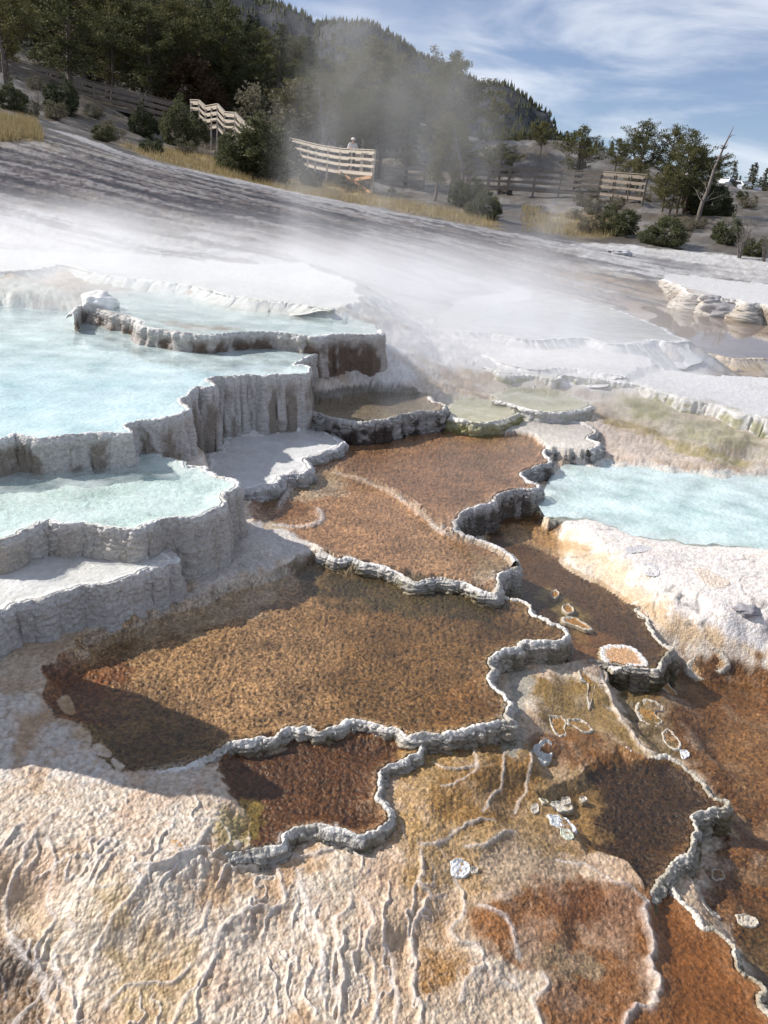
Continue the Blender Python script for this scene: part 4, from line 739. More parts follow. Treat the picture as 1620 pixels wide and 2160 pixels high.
for a in [
 ('pine', 20, 50, -60, 'tall pine at the far left edge behind a pale leaning dead trunk', dict(by=200)),
 ('snag', 14, 47, 20, 'pale leaning dead trunk among the pines at the far left edge', dict(by=130)),
 ('pine', 145, 55, -70, 'tallest dark pine with a thick trunk behind the left boardwalk', dict(by=215, wide=1.2)),
 ('pine', 240, 66, 10, 'pine just right of the tallest pine above the left boardwalk', dict(by=190)),
 ('pine', 318, 64, 12, 'broad olive green pine above the left boardwalk with grey lower branches', dict(by=205, wide=1.3)),
 ('red', 400, 66, 120, 'rusty brown rounded bush in the trees left of the stairs', dict(by=215, wide=1.2)),
 ('pine', 480, 68, 95, 'bright olive pine behind the wooden stairs', dict(by=230)),
 ('fir', 560, 72, 120, 'slender green fir left of the steam plume behind the large juniper', dict(by=250)),
 ('pine', 620, 60, 165, 'misty pine at the left side of the steam plume', dict(by=300)),
 ('pine', 690, 62, 160, 'grey green pine in the steam behind the middle boardwalk', dict(by=305, wide=1.2)),
 ('snag', 686, 54, 170, 'thin grey dead trunk rising behind the middle boardwalk', dict(by=315, wide=.6)),
 ('pine', 742, 56, 200, 'dense dark green tree right behind the person on the platform', dict(by=320, wide=.8)),
 ('pine', 800, 60, 190, 'misty pine right of the platform', dict(by=330, wide=1.1)),
 ('pine', 860, 58, 205, 'pale misty pine between the two steam plumes', dict(by=350, wide=1.1)),
 ('pine', 915, 46, 235, 'brownish thin tree in the clump by the bank left of the big dead trunk', dict(by=425, wide=.8)),
 ('pine', 945, 46, 260, 'low crowded tree with bare grey stems in the clump by the bank', dict(by=425, wide=.9)),
 ('snag', 972, 44, 255, 'large grey dead trunk with forked top in front of the right boardwalk', dict(by=420)),
 ('pine', 1030, 78, 205, 'yellow green pine top above the grey mound', dict(by=330, wide=1.0)),
 ('pine', 1055, 62, 300, 'small dark multi stem tree on the pale mound face', dict(by=352, wide=1.3)),
 ('pine', 1135, 70, 255, 'olive pine on the right shoulder of the mound', dict(by=350, wide=1.0)),
 ('pine', 1215, 62, 265, 'broad brownish juniper tree behind the right boardwalk', dict(by=362, wide=1.25)),
 ('stems', 1222, 62, 232, 'bare twig crown standing up out of the broad brownish tree', dict(by=362, wide=.5)),
 ('pine', 1295, 68, 290, 'grey green tree between the broad juniper tree and the tall pair', dict(by=370, wide=1.1)),
 ('pine', 1345, 62, 255, 'slim pointed pine with open top right of the boardwalk end', dict(by=385, wide=.9)),
 ('pine', 1398, 62, 262, 'flat topped pine with a clear dark silhouette against the sky', dict(by=395, wide=.95)),
 ('pine', 1425, 46, 272, 'large green pine above the white bank at the right', dict(by=470, wide=.85)),
 ('pine', 1392, 47, 345, 'low spreading pine beside the end of the right boardwalk', dict(by=470, wide=1.1)),
 ('snag', 1462, 44, 255, 'leaning trunk whose bare dark top stands against the sky', dict(by=505, rz=0.0, var=1, wide=1.1)),
 ('pine', 1478, 52, 330, 'dark tree clump below the bare leaning top at the right', dict(by=440, wide=.9)),
 ('red', 1465, 48, 390, 'brownish bush at the foot of the leaning trunk', dict(by=450, wide=1.3)),
 ('juniper', 30, 40, 170, 'big dark juniper bush at the left edge above the golden grass', dict(by=265, wide=1.1)),
 ('juniper', 132, 50, 165, 'dark juniper bush under the left boardwalk', dict(by=225)),
 ('stems', 78, 42, 165, 'pale bare shrub in front of the left boardwalk', dict(by=245, wide=1.0)),
 ('juniper', 300, 52, 222, 'small juniper bush below the left boardwalk', dict(by=255)),
 ('juniper', 383, 50, 212, 'juniper bush at the upper end of the stairs', dict(by=275, wide=1.1)),
 ('juniper', 512, 42, 265, 'left half of the large dark juniper at the foot of the stairs', dict(by=350, wide=1.15)),
 ('juniper', 560, 42, 250, 'right taller half of the large dark juniper at the foot of the stairs', dict(by=355, wide=1.25)),
 ('juniper', 1018, 36, 398, 'misty rounded juniper on the edge of the white bank in the middle', dict(by=475, wide=1.25)),
 ('juniper', 982, 43, 370, 'green juniper at the foot of the big dead trunk', dict(by=420, wide=1.0)),
 ('sage', 1242, 36, 435, 'low grey sagebrush left of the misty bushes on the bank', dict(by=490, wide=1.2)),
 ('juniper', 1300, 36, 430, 'greyish bush on the bank below the boardwalk end', dict(by=500, wide=1.3)),
 ('juniper', 1398, 34, 450, 'wide olive bush in front of the leaning trunk', dict(by=525, wide=1.5)),
 ('juniper', 1530, 36, 455, 'dark juniper behind the white bare shrub', dict(by=515, wide=1.1)),
 ('stems', 1560, 33, 425, 'white bare many stemmed shrub on the bank at the right', dict(by=540, wide=1.0)),
 ('juniper', 1588, 34, 495, 'low dark juniper right of the white bare shrub', dict(by=545, wide=1.4)),
 ('stems', 1612, 33, 465, 'thin bare shrub at the right edge of the picture', dict(by=550, wide=.8)),
 ('juniper', 1575, 76, 385, 'round juniper on the skyline right of the parked cars', dict(by=410, wide=1.2)),
 ('fir', 1545, 80, 362, 'small pointed conifer on the skyline between the cars', dict(by=410, wide=1.2)),
 ('juniper', 320, 37, 285, 'dry brown green bush on the grassy bank at the left', dict(by=320, wide=1.4)),
 ('pine', 1440, 47, 305, 'dark pine crowding the leaning trunk from the left', dict(by=465, wide=1.15)),
 ('pine', 1408, 45, 365, 'low bushy pine under the large green pine at the right', dict(by=480, wide=1.4)),
 ('pine', 1330, 58, 330, 'short dark pine between the boardwalk end and the slim pointed pine', dict(by=395, wide=1.3)),
 ('juniper', 1500, 47, 385, 'dark juniper right of the leaning trunk below the cars', dict(by=440, wide=1.3)),
 ('sage', 590, 58, 170, 'grey brush behind the large dark juniper', dict(by=270, wide=1.2)),
]:
    plant_px(*a[:5], **a[5])
# scattered sagebrush of the open slope
for i in range(46):
    px_ = random.uniform(-60, 1660); Dd = random.uniform(36, 60); b = at((px_, hor(px_)), Dd); plant('sage' if random.random() < .7 else 'juniper', b.x, b.y, random.uniform(.35, .9), 'small sagebrush scattered on the bare slope below the trees', 'scattered sagebrush on the slope', wide=1.3, sink=.05)
# the forest of the slope
nf = 0; placed = []
while nf < 255:
    px_ = random.uniform(-160, 1330); Dd = 68+190*random.random()**1.5
    if px_ > 960 and Dd < 128: continue
    if px_ > 560 and random.random() < .25*(px_-560)/700: continue
    b = at((px_, hor(px_)), Dd)
    if any((b.x-q[0])**2+(b.y-q[1])**2 < (1.5+Dd*.012)**2 for q in placed): continue
    placed.append((b.x, b.y)); fir = random.random() < (.35 if Dd < 95 else .8)
    plant('fir' if fir else 'pine', b.x, b.y, random.uniform(5.5, 9.5)*(1.0 if Dd < 110 else 1.1)*(.6 if px_ > 930 else 1), 'dark conifer in the dense forest covering the slope' if fir else 'olive pine in the dense forest covering the slope', 'conifers of the forest on the slope' if fir else 'pines of the forest on the slope', wide=1.15 if not fir else 1.1); nf += 1
nf = 0
while nf < 60:
    px_ = random.uniform(1150, 1760); Dd = random.uniform(110, 230); b = at((px_, hor(px_)), Dd)
    plant('fir', b.x, b.y, random.uniform(3.5, 7), 'small dark conifer on the low skyline at the right', 'conifers along the low skyline at the right', wide=1.3); nf += 1
print('trees', time.time()-T0)

# ------------------------------------------------------------------ mountain
def leafless(): pass
SK = [(-1500,-300),(-700,-260),(-200,-200),(150,-120),(350,-50),(500,-14),(555,2),(585,8),(620,20),(650,40),(665,52),(690,48),(725,44),(745,49),(780,47),(800,58),(830,76),(880,114),(910,128),(940,143),(965,152),(1000,170),(1025,182),(1040,176),(1065,178),(1080,186),(1100,200),(1110,207),(1135,230),(1155,240),(1165,260),(1172,275),(1200,300),(1300,370),(1500,440),(2000,520)]
xs = np.linspace(-1500, 1600, 520); ys = np.interp(xs, [p[0] for p in SK], [p[1] for p in SK]) + fbm(xs*.03, xs*0, 4)*5
DR = 1150; cols = []
ts = np.r_[np.linspace(0, 1, 90), 1.06, 1.2, 1.6]
V = []
for x, y in zip(xs, ys):
    d = ray((x, y)); h = math.hypot(d[0], d[1]); a = math.atan2(d[0], d[1]); zr = ZE+d[2]/h*DR; V.append((a, zr))
Aa = np.array([v[0] for v in V]); Zr = np.array([v[1] for v in V]); TT, AA = np.meshgrid(ts, Aa, indexing='ij'); ZZ = np.broadcast_to(Zr, TT.shape)
Rm = 470+(DR-470)*TT; zb = 40.0
gul = fbm(AA*26, TT*2.2+3, 5); zz = np.where(TT <= 1, zb*.2+(ZZ-zb*.2)*(TT**1.15), ZZ-(TT-1)*260)
zz = zz + gul*26*np.sin(math.pi*np.clip(TT, 0, 1))*np.clip(ZZ/200, .1, 1); Rm = Rm + fbm(AA*40, TT*6, 3)*30*np.sin(math.pi*np.clip(TT, 0, 1))
MX = Rm*np.sin(AA); MY = Rm*np.cos(AA)
mc = mix(c3((.030,.034,.040)), c3((.065,.066,.07)), ss(-.1, .35, fbm(AA*18, TT*5, 5)+.25*(TT-.7))[..., None]); mc = mc*(1+.4*fbm(AA*200, TT*50, 3)[..., None])  # distance haze put into the mountain colour as a blue tint
mo = mesh_np('mountain', np.c_[MX.ravel(), MY.ravel(), zz.ravel()], grid_faces(*TT.shape), ground_mat('mountain_hazed', .9, .6, .05, 2.0, .1), np.clip(mc, .01, 1).reshape(-1, 3)); tag(mo, 'dark forested mountain ridge', kind='structure')
R = np.random.default_rng(5); n = 15000; ii = np.where(R.random(n) < .22, 89-R.integers(0, 3, n), R.integers(20, 90, n)); jj = R.integers(60, 480, n)
keep = fbm(AA[ii, jj]*30, TT[ii, jj]*8, 3)+R.normal(0, .25, n)+.5*(ii > 85) > -.05; ii = ii[keep]; jj = jj[keep]; n = len(ii)
bx = MX[ii, jj]+R.normal(0, 2.5, n); by = MY[ii, jj]+R.normal(0, 2.5, n); bz = zz[ii, jj]-1; hh = R.uniform(3, 9, n); rw = hh*R.uniform(.14, .24, n); T = []
for k in range(4):
    a0 = k*math.pi/2; a1 = a0+math.pi/2
    T.append(np.stack([np.c_[bx+rw*np.cos(a0), by+rw*np.sin(a0), bz], np.c_[bx+rw*np.cos(a1), by+rw*np.sin(a1), bz], np.c_[bx, by, bz+hh]], 1))
b = MB(); b.tris(np.concatenate(T)); tag(b.build('distant_forest', M_fir), 'far conifers covering the mountain side and ridge', 'forest', kind='stuff')

# ------------------------------------------------------------------ golden grass of the bank
T = []; R = np.random.default_rng(9)
M_grass = leaf_mat('dry_grass', (.22, .17, .08), (.42, .34, .18))
for poly, n in (([(-200,245),(0,250),(75,262),(95,300),(0,302),(-200,290)], 7000), ([(250,305),(420,325),(560,375),(700,395),(800,420),(1000,455),(1050,480),(1000,477),(780,436),(560,392),(340,343)], 11000), ([(1100,440),(1320,470),(1300,500),(1100,490)], 2500)):
    P = np.array([px2w(p) for p in poly]); c = 0
    X = R.uniform(P[:, 0].min(), P[:, 0].max(), n*6); Y = R.uniform(P[:, 1].min(), P[:, 1].max(), n*6); m = (sdist(X, Y, P) < 0) & (fbm(X*.8, Y*.8, 3)+R.normal(0, .15, n*6) > -.05); X = X[m][:n]; Y = Y[m][:n]; k = len(X)
    Z = hgrid(X, Y)-.02; hh = R.uniform(.12, .42, k); a = R.uniform(0, 6.28, k); wd = .012; dx = np.cos(a)*wd; dy = np.sin(a)*wd; lx = R.normal(0, .08, k); ly = R.normal(0, .08, k)
    T.append(np.stack([np.c_[X-dx, Y-dy, Z], np.c_[X+dx, Y+dy, Z], np.c_[X+lx, Y+ly, Z+hh]], 1))
b = MB(); b.tris(np.concatenate(T)); tag(b.build('grass', M_grass), 'dry golden grass on the bank', 'grass', kind='stuff')

# ------------------------------------------------------------------ boardwalks
M_wood = simple_mat('weathered_wood', (.56, .49, .40), .8, .25, 5, .4, .01, stretch=(1, 1, 8)); M_wood_shaded = simple_mat('shaded_wood', (.20, .17, .14), .85, .3, 5, .4, .01); M_wood3 = simple_mat('orange_wood', (.52, .30, .16), .75, .2, 5, .3, .01)  # second wood is the same timber with shade put into its colour
def boardwalk(label, pts, Dd, width=1.5, postgap=1.2, rail=1.05, down=True, mw=M_wood, nr=3, platform=None, stairs=False):
    D0 = Dd; P = [at(p, Dd if not isinstance(Dd, (list, tuple)) else Dd[i]) for i, p in enumerate(pts)]; c = sum(P, Vector())/len(P); root = empty('boardwalk', (c.x, c.y, gz(c.x, c.y)))
    o0 = Vector(root.location); tag(root, label, 'boardwalk'); dk = MB(); P = [p-o0 for p in P]
    away = Vector((c.x, c.y, 0)).normalized()
    for i in range(len(P)-1):
        a, b = P[i], P[i+1]; L_ = (b-a).length; n = max(1, int(L_/.16))
        for k in range(n):
            u = a+(b-a)*((k+.5)/n); d = (b-a).normalized()
            dk.beam(u, u+away*width, L_/n*.9, .045)
        for s_ in (.04, width*.5, width-.04): dk.beam(a+away*s_-Vector((0, 0, .12)), b+away*s_-Vector((0, 0, .12)), .05, .18)
    dk.build('deck', mw, root)
    for side in (0, 1):
        off = away*(width*side)
        for i in range(len(P)-1):
            a, b = P[i]+off, P[i+1]+off; L_ = (b-a).length; n = max(1, round(L_/postgap))
            for k in range(n+(1 if i == len(P)-2 else 0)):
                p = a+(b-a)*(k/n); g_ = gz(p.x+o0.x, p.y+o0.y)-o0.z-.2 if down else p.z-.3
                q = MB(); q.beam(p+Vector((0, 0, rail+.06)), Vector((p.x, p.y, min(g_, p.z-.25))), .095, .095, up=away); q.build('post', mw, root)
            for r_ in range(nr):
                zt = rail*(1-r_*.33)-.05; q = MB(); nrm = Vector((0, 0, zt)); sgn = away*(-.06 if side == 0 else .06); q.beam(a+nrm+sgn, b+nrm+sgn, .035, .115); q.build('rail', mw, root)
            if side == 0: q = MB(); q.beam(a+Vector((0, 0, rail+.08)), b+Vector((0, 0, rail+.08)), .15, .04); q.build('handrail', mw, root)
    if platform:
        for (pa, pb, m_) in platform:
            q = MB(); q.beam(at(pa, 49.9-(pa[0]-716)*.036)-o0, at(pb, 49.9-(pb[0]-716)*.036)-o0, .05, .16); q.build('brace', m_, root)
    return root
boardwalk('long shaded boardwalk with three rails running along the slope at the upper left', [(-130,118),(0,160),(100,185),(200,215),(300,238),(392,262)], 60, 1.6, 2.2, mw=M_wood_shaded)
boardwalk('sunlit stepped stairway with pale rails between the two junipers', [(402,252),(419,253),(433,266),(458,262),(473,279),(495,281),(525,312),(560,335)], [58,57.3,56.8,55.6,55,54,53,52], 1.3, .9, mw=M_wood)
boardwalk('middle boardwalk with pale rails ending in a platform on braced legs', [(596,329),(632,339),(665,348),(716,358),(788,364)], [55,53.6,52.2,50.2,47.6], 1.9, 1.1, mw=M_wood, platform=[((714,362),(782,407),M_wood3),((718,384),(784,373),M_wood3),((716,361),(786,368),M_wood)])
boardwalk('dark boardwalk with open rails crossing the slope at the right', [(985,390),(1070,393),(1180,400),(1265,404),(1358,415)], [54,54,54,53.5,49.5], 1.7, 1.6, mw=M_wood_shaded)
boardwalk('short low walkway half hidden in steam right of the platform', [(808,388),(850,391),(894,393)], 56, 1.4, 1.4, mw=M_wood_shaded)
boardwalk('farther pale boardwalk glimpsed behind the right boardwalk', [(1165,392),(1220,393),(1285,396)], 63, 1.6, 1.8, mw=M_wood)

# ------------------------------------------------------------------ person on the platform
def person(loc, rz):
    V = {'pel': (0, 0, .95), 'bel': (0, .0, 1.10), 'che': (0, -.01, 1.32), 'nek': (0, 0, 1.48), 'hed': (0, -.02, 1.60), 'top': (0, -.01, 1.70),
         'sl': (.18, 0, 1.42), 'el': (.27, -.05, 1.16), 'wl': (.14, -.28, 1.25), 'sr': (-.18, 0, 1.42), 'er': (-.27, -.05, 1.16), 'wr': (-.13, -.28, 1.27),
         'hl': (.10, 0, .90), 'kl': (.12, -.03, .50), 'al': (.13, .02, .09), 'tl': (.14, -.13, .04), 'hr': (-.10, 0, .90), 'kr': (-.12, -.02, .50), 'ar': (-.13, .02, .09), 'tr': (-.14, -.13, .04), 'fl': (.09, -.36, 1.27), 'fr': (-.08, -.36, 1.29)}
    Rr = dict(pel=.15, bel=.14, che=.16, nek=.06, hed=.095, top=.06, sl=.075, el=.05, wl=.033, sr=.075, er=.05, wr=.033, hl=.09, kl=.06, al=.042, tl=.04, hr=.09, kr=.06, ar=.042, tr=.04, fl=.035, fr=.035)
    E_ = [('pel', 'bel'), ('bel', 'che'), ('che', 'nek'), ('nek', 'hed'), ('hed', 'top'), ('che', 'sl'), ('sl', 'el'), ('el', 'wl'), ('wl', 'fl'), ('che', 'sr'), ('sr', 'er'), ('er', 'wr'), ('wr', 'fr'), ('pel', 'hl'), ('hl', 'kl'), ('kl', 'al'), ('al', 'tl'), ('pel', 'hr'), ('hr', 'kr'), ('kr', 'ar'), ('ar', 'tr')]
    root = empty('person', loc, rz); tag(root, 'person in a pale top and white hat leaning at the platform rail', 'person')
    def skin(name, keys, mat, grow=0.0):
        ks = [k for k in V if k in keys]; me = bpy.data.meshes.new(name); me.from_pydata([V[k] for k in ks], [(ks.index(a), ks.index(b)) for a, b in E_ if a in keys and b in keys], []); me.materials.append(mat)
        o = bpy.data.objects.new(name, me); COL.objects.link(o); o.parent = root; m = o.modifiers.new('skin', 'SKIN'); 
        for i, k in enumerate(ks): me.skin_vertices[0].data[i].radius = (Rr[k]+grow, (Rr[k]+grow)*(.75 if k in ('pel', 'bel', 'che') else 1))
        me.skin_vertices[0].data[0].use_root = True; s_ = o.modifiers.new('sub', 'SUBSURF'); s_.levels = 2; s_.render_levels = 2; return o
    def sk(name):
        pass
    for k_ in ('x',):
        pass
    M_skin = simple_mat('skin', (.55, .36, .27), .6, .1); M_shirt = simple_mat('pale_cloth', (.62, .62, .64), .9, .15); M_trs = simple_mat('dark_cloth', (.05, .05, .06), .9, .2); M_hat = simple_mat('white_cloth', (.82, .81, .78), .9, .1)
    bpy.ops.mesh.primitive_cube_add() if False else None
    for nm, keys, mt, gr in (('body', set(V), M_skin, 0), ('shirt', {'pel', 'bel', 'che', 'sl', 'el', 'sr', 'er'}, M_shirt, .018), ('trousers', {'pel', 'hl', 'kl', 'al', 'hr', 'kr', 'ar'}, M_trs, .016)):
        try: skin(nm, keys, mt, gr)
        except Exception as ex: print('skin', ex)
    b = MB(); b.tube([(0, -.02, 1.655), (0, -.02, 1.665), (0, -.02, 1.67), (0, -.02, 1.72), (0, -.02, 1.76), (0, -.02, 1.775)], [.02, .19, .12, .112, .085, .02], 20); b.build('hat', M_hat, root, True)
    return root
pp = at((740, 362), 50.3); person((pp.x, pp.y, pp.z+.03), math.radians(10))

# ------------------------------------------------------------------ parked cars
M_glass = simple_mat('car_glass', (.03, .035, .04), .08, .05, spec=.8); M_tyre = simple_mat('tyre_rubber', (.02, .02, .02), .8, .1); M_rimm = simple_mat('wheel_metal', (.5, .5, .52), .3, .05, metal=.8); M_lamp = simple_mat('lamp_glass', (.8, .8, .78), .15, .05)
def car(loc, rz, paint, label):
    root = empty('parked_car', loc, rz); tag(root, label, 'car'); prof = [(-2.2, .35), (-2.25, .75), (-2.1, .98), (-1.2, 1.04), (-.55, 1.52), (.9, 1.58), (1.75, 1.50), (2.15, 1.02), (2.22, .6), (2.15, .35)]
    me = bpy.data.meshes.new('body'); bm = bmesh.new(); R_ = []
    for sy, ins in ((-.86, 0), (-.9, 0), (.9, 0), (.86, 0)):
        R_.append([bm.verts.new((x, sy*(.84 if z > 1.1 else 1), z)) for x, z in prof])
    for i in range(3):
        for k in range(len(prof)): bm.faces.new((R_[i][k], R_[i][(k+1) % len(prof)], R_[i+1][(k+1) % len(prof)], R_[i+1][k]))
    bm.faces.new(R_[0][::-1]); bm.faces.new(R_[3]); bmesh.ops.recalc_face_normals(bm, faces=bm.faces); bm.to_mesh(me); bm.free(); me.materials.append(paint)
    o = bpy.data.objects.new('body', me); COL.objects.link(o); o.parent = root; bv = o.modifiers.new('bevel', 'BEVEL'); bv.width = .05; bv.segments = 3
    q = MB(); q.beam((-1.08, 0, 1.10), (-.60, 0, 1.47), 1.36, .03, up=(-.6, 0, .8)); q.build('windscreen', M_glass, root)
    q = MB(); q.beam((1.80, 0, 1.44), (2.06, 0, 1.10), 1.34, .03, up=(.8, 0, .5)); q.build('rear_window', M_glass, root)
    for s_ in (-1, 1):
        for x0, x1 in ((-.85, .15), (.22, 1.1), (1.17, 1.75)):
            q = MB(); q.add([(x0, s_*.80, 1.10), (x1, s_*.80, 1.10), (x1, s_*.762, 1.46), (max(x0, -.50), s_*.762, 1.44), (x0, s_*.84, 1.10), (x1, s_*.84, 1.10), (x1, s_*.80, 1.46), (max(x0, -.50), s_*.80, 1.44)], [(0, 1, 2, 3), (7, 6, 5, 4), (0, 4, 5, 1), (1, 5, 6, 2), (2, 6, 7, 3), (3, 7, 4, 0)]); q.build('side_window', M_glass, root)
        for x in (-1.4, 1.4):
            q = MB(); q.tube([(x, s_*.72, .34), (x, s_*.93, .34)], [.34, .34], 20); wh = q.build('tyre', M_tyre, root, False); q = MB(); q.tube([(x, s_*.80, .34), (x, s_*.945, .34)], [.2, .2], 16); q.build('rim', M_rimm, wh)
        q = MB(); q.beam((-2.245, s_*.68, .80), (-2.16, s_*.68, .80), .34, .16); q.build('headlight', M_lamp, root)
def carpx(p, Dd, rz, col, label):
    b = at(p, Dd); car((b.x, b.y, max(gz(b.x, b.y)+.02, b.z)), rz, simple_mat('car_paint', col, .3, .03, spec=.6), label)
carpx((1524, 404), 108, math.radians(50), (.75, .76, .78), 'white parked car seen above the slope behind the bare leaning tree')
carpx((1442, 390), 110, math.radians(70), (.80, .80, .80), 'white vehicle half hidden behind the large pine at the right')
carpx((1558, 412), 108, math.radians(120), (.42, .46, .52), 'grey blue parked car right of the white one on the skyline')

# ------------------------------------------------------------------ loose crusts, plates and rocks
def WZ(P):
    m = -9.
    for d in LAY:
        if d['water'] and (sdist(P[:, 0].mean(keepdims=True), P[:, 1].mean(keepdims=True), d['P'])[0] < 0): m = max(m, d['z']-d['wl'])
    return m if m > -9 else (-.345 if P[:, 0].mean() > .9 and hgrid(P[:, 0], P[:, 1]).mean() < -.34 else -9.)
def crust(poly, z, th, label, top=(.72,.70,.66), inner=None, name='travertine_crust', cat_='crust', bump=.0022, ragged=.016, raise_=.0050):
    for _ in range(4):
        P = np.array([W(p, z) for p in poly]); z = .5*z+.5*(max(float(np.percentile(hgrid(P[:, 0], P[:, 1]), 50)), WZ(P))+.0022)
    Q0 = np.array([W(p, z) for p in poly]); Q1 = np.vstack([Q0, Q0*.5+.5*Q0.mean(0)]); wz_ = WZ(Q0); hz = np.maximum(hgrid(Q1[:, 0], Q1[:, 1]), wz_)
    pl = np.linalg.lstsq(np.c_[Q1, np.ones(len(Q1))], hz, rcond=None)[0]; PZ = lambda q: q[:, 0]*pl[0]+q[:, 1]*pl[1]+pl[2]+.0025-z
    P = cat(Q0[list(range(len(Q0)))+[0]], 4)[:-1]; P, t = resample(np.vstack([P, P[:1]]), .006); P = P[:-1]; c = P.mean(0); d = P-c
    d = d*(1+ragged*6*fbm(P[:, 0]*18, P[:, 1]*18, 3)+ragged*5*perlin(P[:, 0]*60, P[:, 1]*60))[:, None]; n = len(P); rows = []; cols = []
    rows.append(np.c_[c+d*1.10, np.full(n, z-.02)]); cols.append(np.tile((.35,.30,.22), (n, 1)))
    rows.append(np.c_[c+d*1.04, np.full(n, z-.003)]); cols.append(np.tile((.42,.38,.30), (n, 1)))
    K = 16
    for k in range(K+1):
        s_ = 1-k/K; q = c+d*s_; e_ = ss(.68, .95, s_)
        zz = z + raise_*e_*(1-ss(.97, 1.0, s_))*(.3+1.2*ss(-.3, .3, fbm(q[:, 0]*25, q[:, 1]*25, 2))) + bump*fbm(q[:, 0]*55, q[:, 1]*55, 3)*2 + bump*(.5-worley(q[:, 0]*70, q[:, 1]*70)[0])
        if inner is not None: zz = zz-.0035*(1-e_)
        rows.append(np.c_[q, zz]); cc = np.array(top) if inner is None else mix(np.array(inner), np.array(top), ss(.62, .92, s_+.3*fbm(q[:, 0]*30, q[:, 1]*30, 3))[:, None])
        cc = np.broadcast_to(cc, (n, 3)).copy()
        cols.append(cc*(1+.25*perlin(q[:, 0]*50, q[:, 1]*50)[:, None]))
    rows = [np.c_[r_[:, :2], r_[:, 2]+PZ(r_)] for r_ in rows]; V = np.stack(rows); Cc = np.clip(np.stack(cols), .01, .9); V = np.concatenate([V, V[:, :1]], 1); Cc = np.concatenate([Cc, Cc[:, :1]], 1)
    A = np.sum(P[:, 0]*np.roll(P[:, 1], -1)-np.roll(P[:, 0], -1)*P[:, 1])
    o = mesh_np(name, V.reshape(-1, 3), grid_faces(V.shape[0], V.shape[1], A < 0), M_rim, Cc.reshape(-1, 3)); tag(o, label, cat_); return o
WH = (.52, .47, .40); OC = (.36, .20, .07)
crust([(950,1822),(965,1816),(985,1820),(993,1832),(985,1846),(965,1850),(950,1842)], -.125, .02, 'round white crust disc on the ochre slope below the pools', (.78,.78,.78))
crust([(993,1830),(1008,1832),(1006,1842),(994,1842)], -.14, .01, 'small white chip touching the round crust disc', WH)
crust([(1222,1684),(1232,1680),(1240,1688),(1230,1692)], -.185, .01, 'lone white flake floating at the edge of the dark olive pool', WH)
crust([(1120,1700),(1132,1698),(1138,1710),(1128,1716),(1120,1710)], -.178, .01, 'small white scallop at the left end of the crust cluster', WH)
crust([(1135,1690),(1150,1684),(1158,1692),(1145,1702)], -.18, .012, 'cream cap at the top of the crust cluster by the dark olive pool', (.62,.58,.45))
crust([(1150,1696),(1180,1690),(1205,1690),(1210,1706),(1190,1714),(1165,1716)], -.175, .015, 'pair of round white plates in the middle of the crust cluster', WH, (.60,.56,.48))
crust([(1182,1684),(1200,1682),(1204,1694),(1188,1698)], -.165, .01, 'small round plate on top of the crust cluster', WH)
crust([(1155,1725),(1185,1722),(1210,1738),(1218,1752),(1190,1750),(1165,1742)], -.178, .015, 'blue white spiky plate in the lower part of the crust cluster', (.66,.68,.70))
crust([(1180,1750),(1200,1752),(1213,1765),(1200,1772),(1184,1764)], -.185, .012, 'green tinged plate at the bottom of the crust cluster', (.58,.60,.48))
crust([(1132,1572),(1150,1562),(1164,1568),(1166,1590),(1150,1602),(1130,1595),(1124,1582)], -.15, .02, 'grey scaly crust patch near the foot of the big pool wall', (.50,.50,.48))
crust([(1268,1365),(1290,1358),(1330,1362),(1350,1375),(1365,1395),(1360,1405),(1330,1404),(1300,1412),(1280,1400),(1270,1385)], -.095, .03, 'large salmon crust plate with white edge at the end of the brown channel', (.72,.70,.68), (.62,.40,.25), raise_=.0015)
crust([(1160,1250),(1172,1243),(1180,1252),(1172,1262),(1160,1258)], -.12, .015, 'small ringed crust islet, upper one in the brown channel', WH, OC)
crust([(1186,1278),(1200,1274),(1212,1288),(1200,1294),(1188,1288)], -.118, .015, 'ringed crust islet halfway along the left side of the brown channel', WH, OC)
crust([(1186,1302),(1205,1300),(1225,1310),(1250,1326),(1235,1328),(1210,1318),(1190,1312)], -.115, .015, 'long thin crust islet in the brown channel', WH, OC)
crust([(1338,1284),(1352,1283),(1368,1298),(1360,1305),(1345,1300)], -.11, .015, 'ringed crust knob on the right bank of the brown channel', WH, (.5,.33,.2))
crust([(1218,1420),(1240,1410),(1270,1408),(1284,1418),(1278,1436),(1258,1444),(1250,1470),(1245,1488),(1238,1470),(1240,1445),(1225,1440)], -.12, .03, 'hook shaped white edged islet on the ochre shelf', WH, OC)
crust([(1155,1514),(1180,1510),(1196,1520),(1192,1535),(1196,1550),(1180,1552),(1165,1540)], -.135, .03, 'left lobe of the white edged crust pair on the ochre shelf', WH, OC)
crust([(1196,1518),(1222,1514),(1245,1526),(1250,1540),(1230,1544),(1210,1532),(1198,1530)], -.133, .03, 'right lobe of the white edged crust pair on the ochre shelf', WH, OC)
crust([(1340,1490),(1360,1480),(1390,1488),(1400,1500),(1380,1504),(1400,1520),(1380,1528),(1350,1515)], -.255, .03, 'forked crust islet below the dark crusty rim', WH, OC)
crust([(1375,1440),(1410,1443),(1444,1460),(1440,1468),(1410,1466),(1380,1455)], -.30, .03, 'narrow crust islet at the left shore of the orange flat', WH, OC)
crust([(1395,1545),(1410,1540),(1430,1558),(1438,1572),(1425,1580),(1405,1568)], -.30, .03, 'ringed islet above the corner of the dark olive pool', WH, (.34,.2,.1))
crust([(1434,1582),(1450,1584),(1454,1596),(1440,1600)], -.30, .02, 'small blue white knob above the corner of the dark olive pool', (.66,.67,.70))
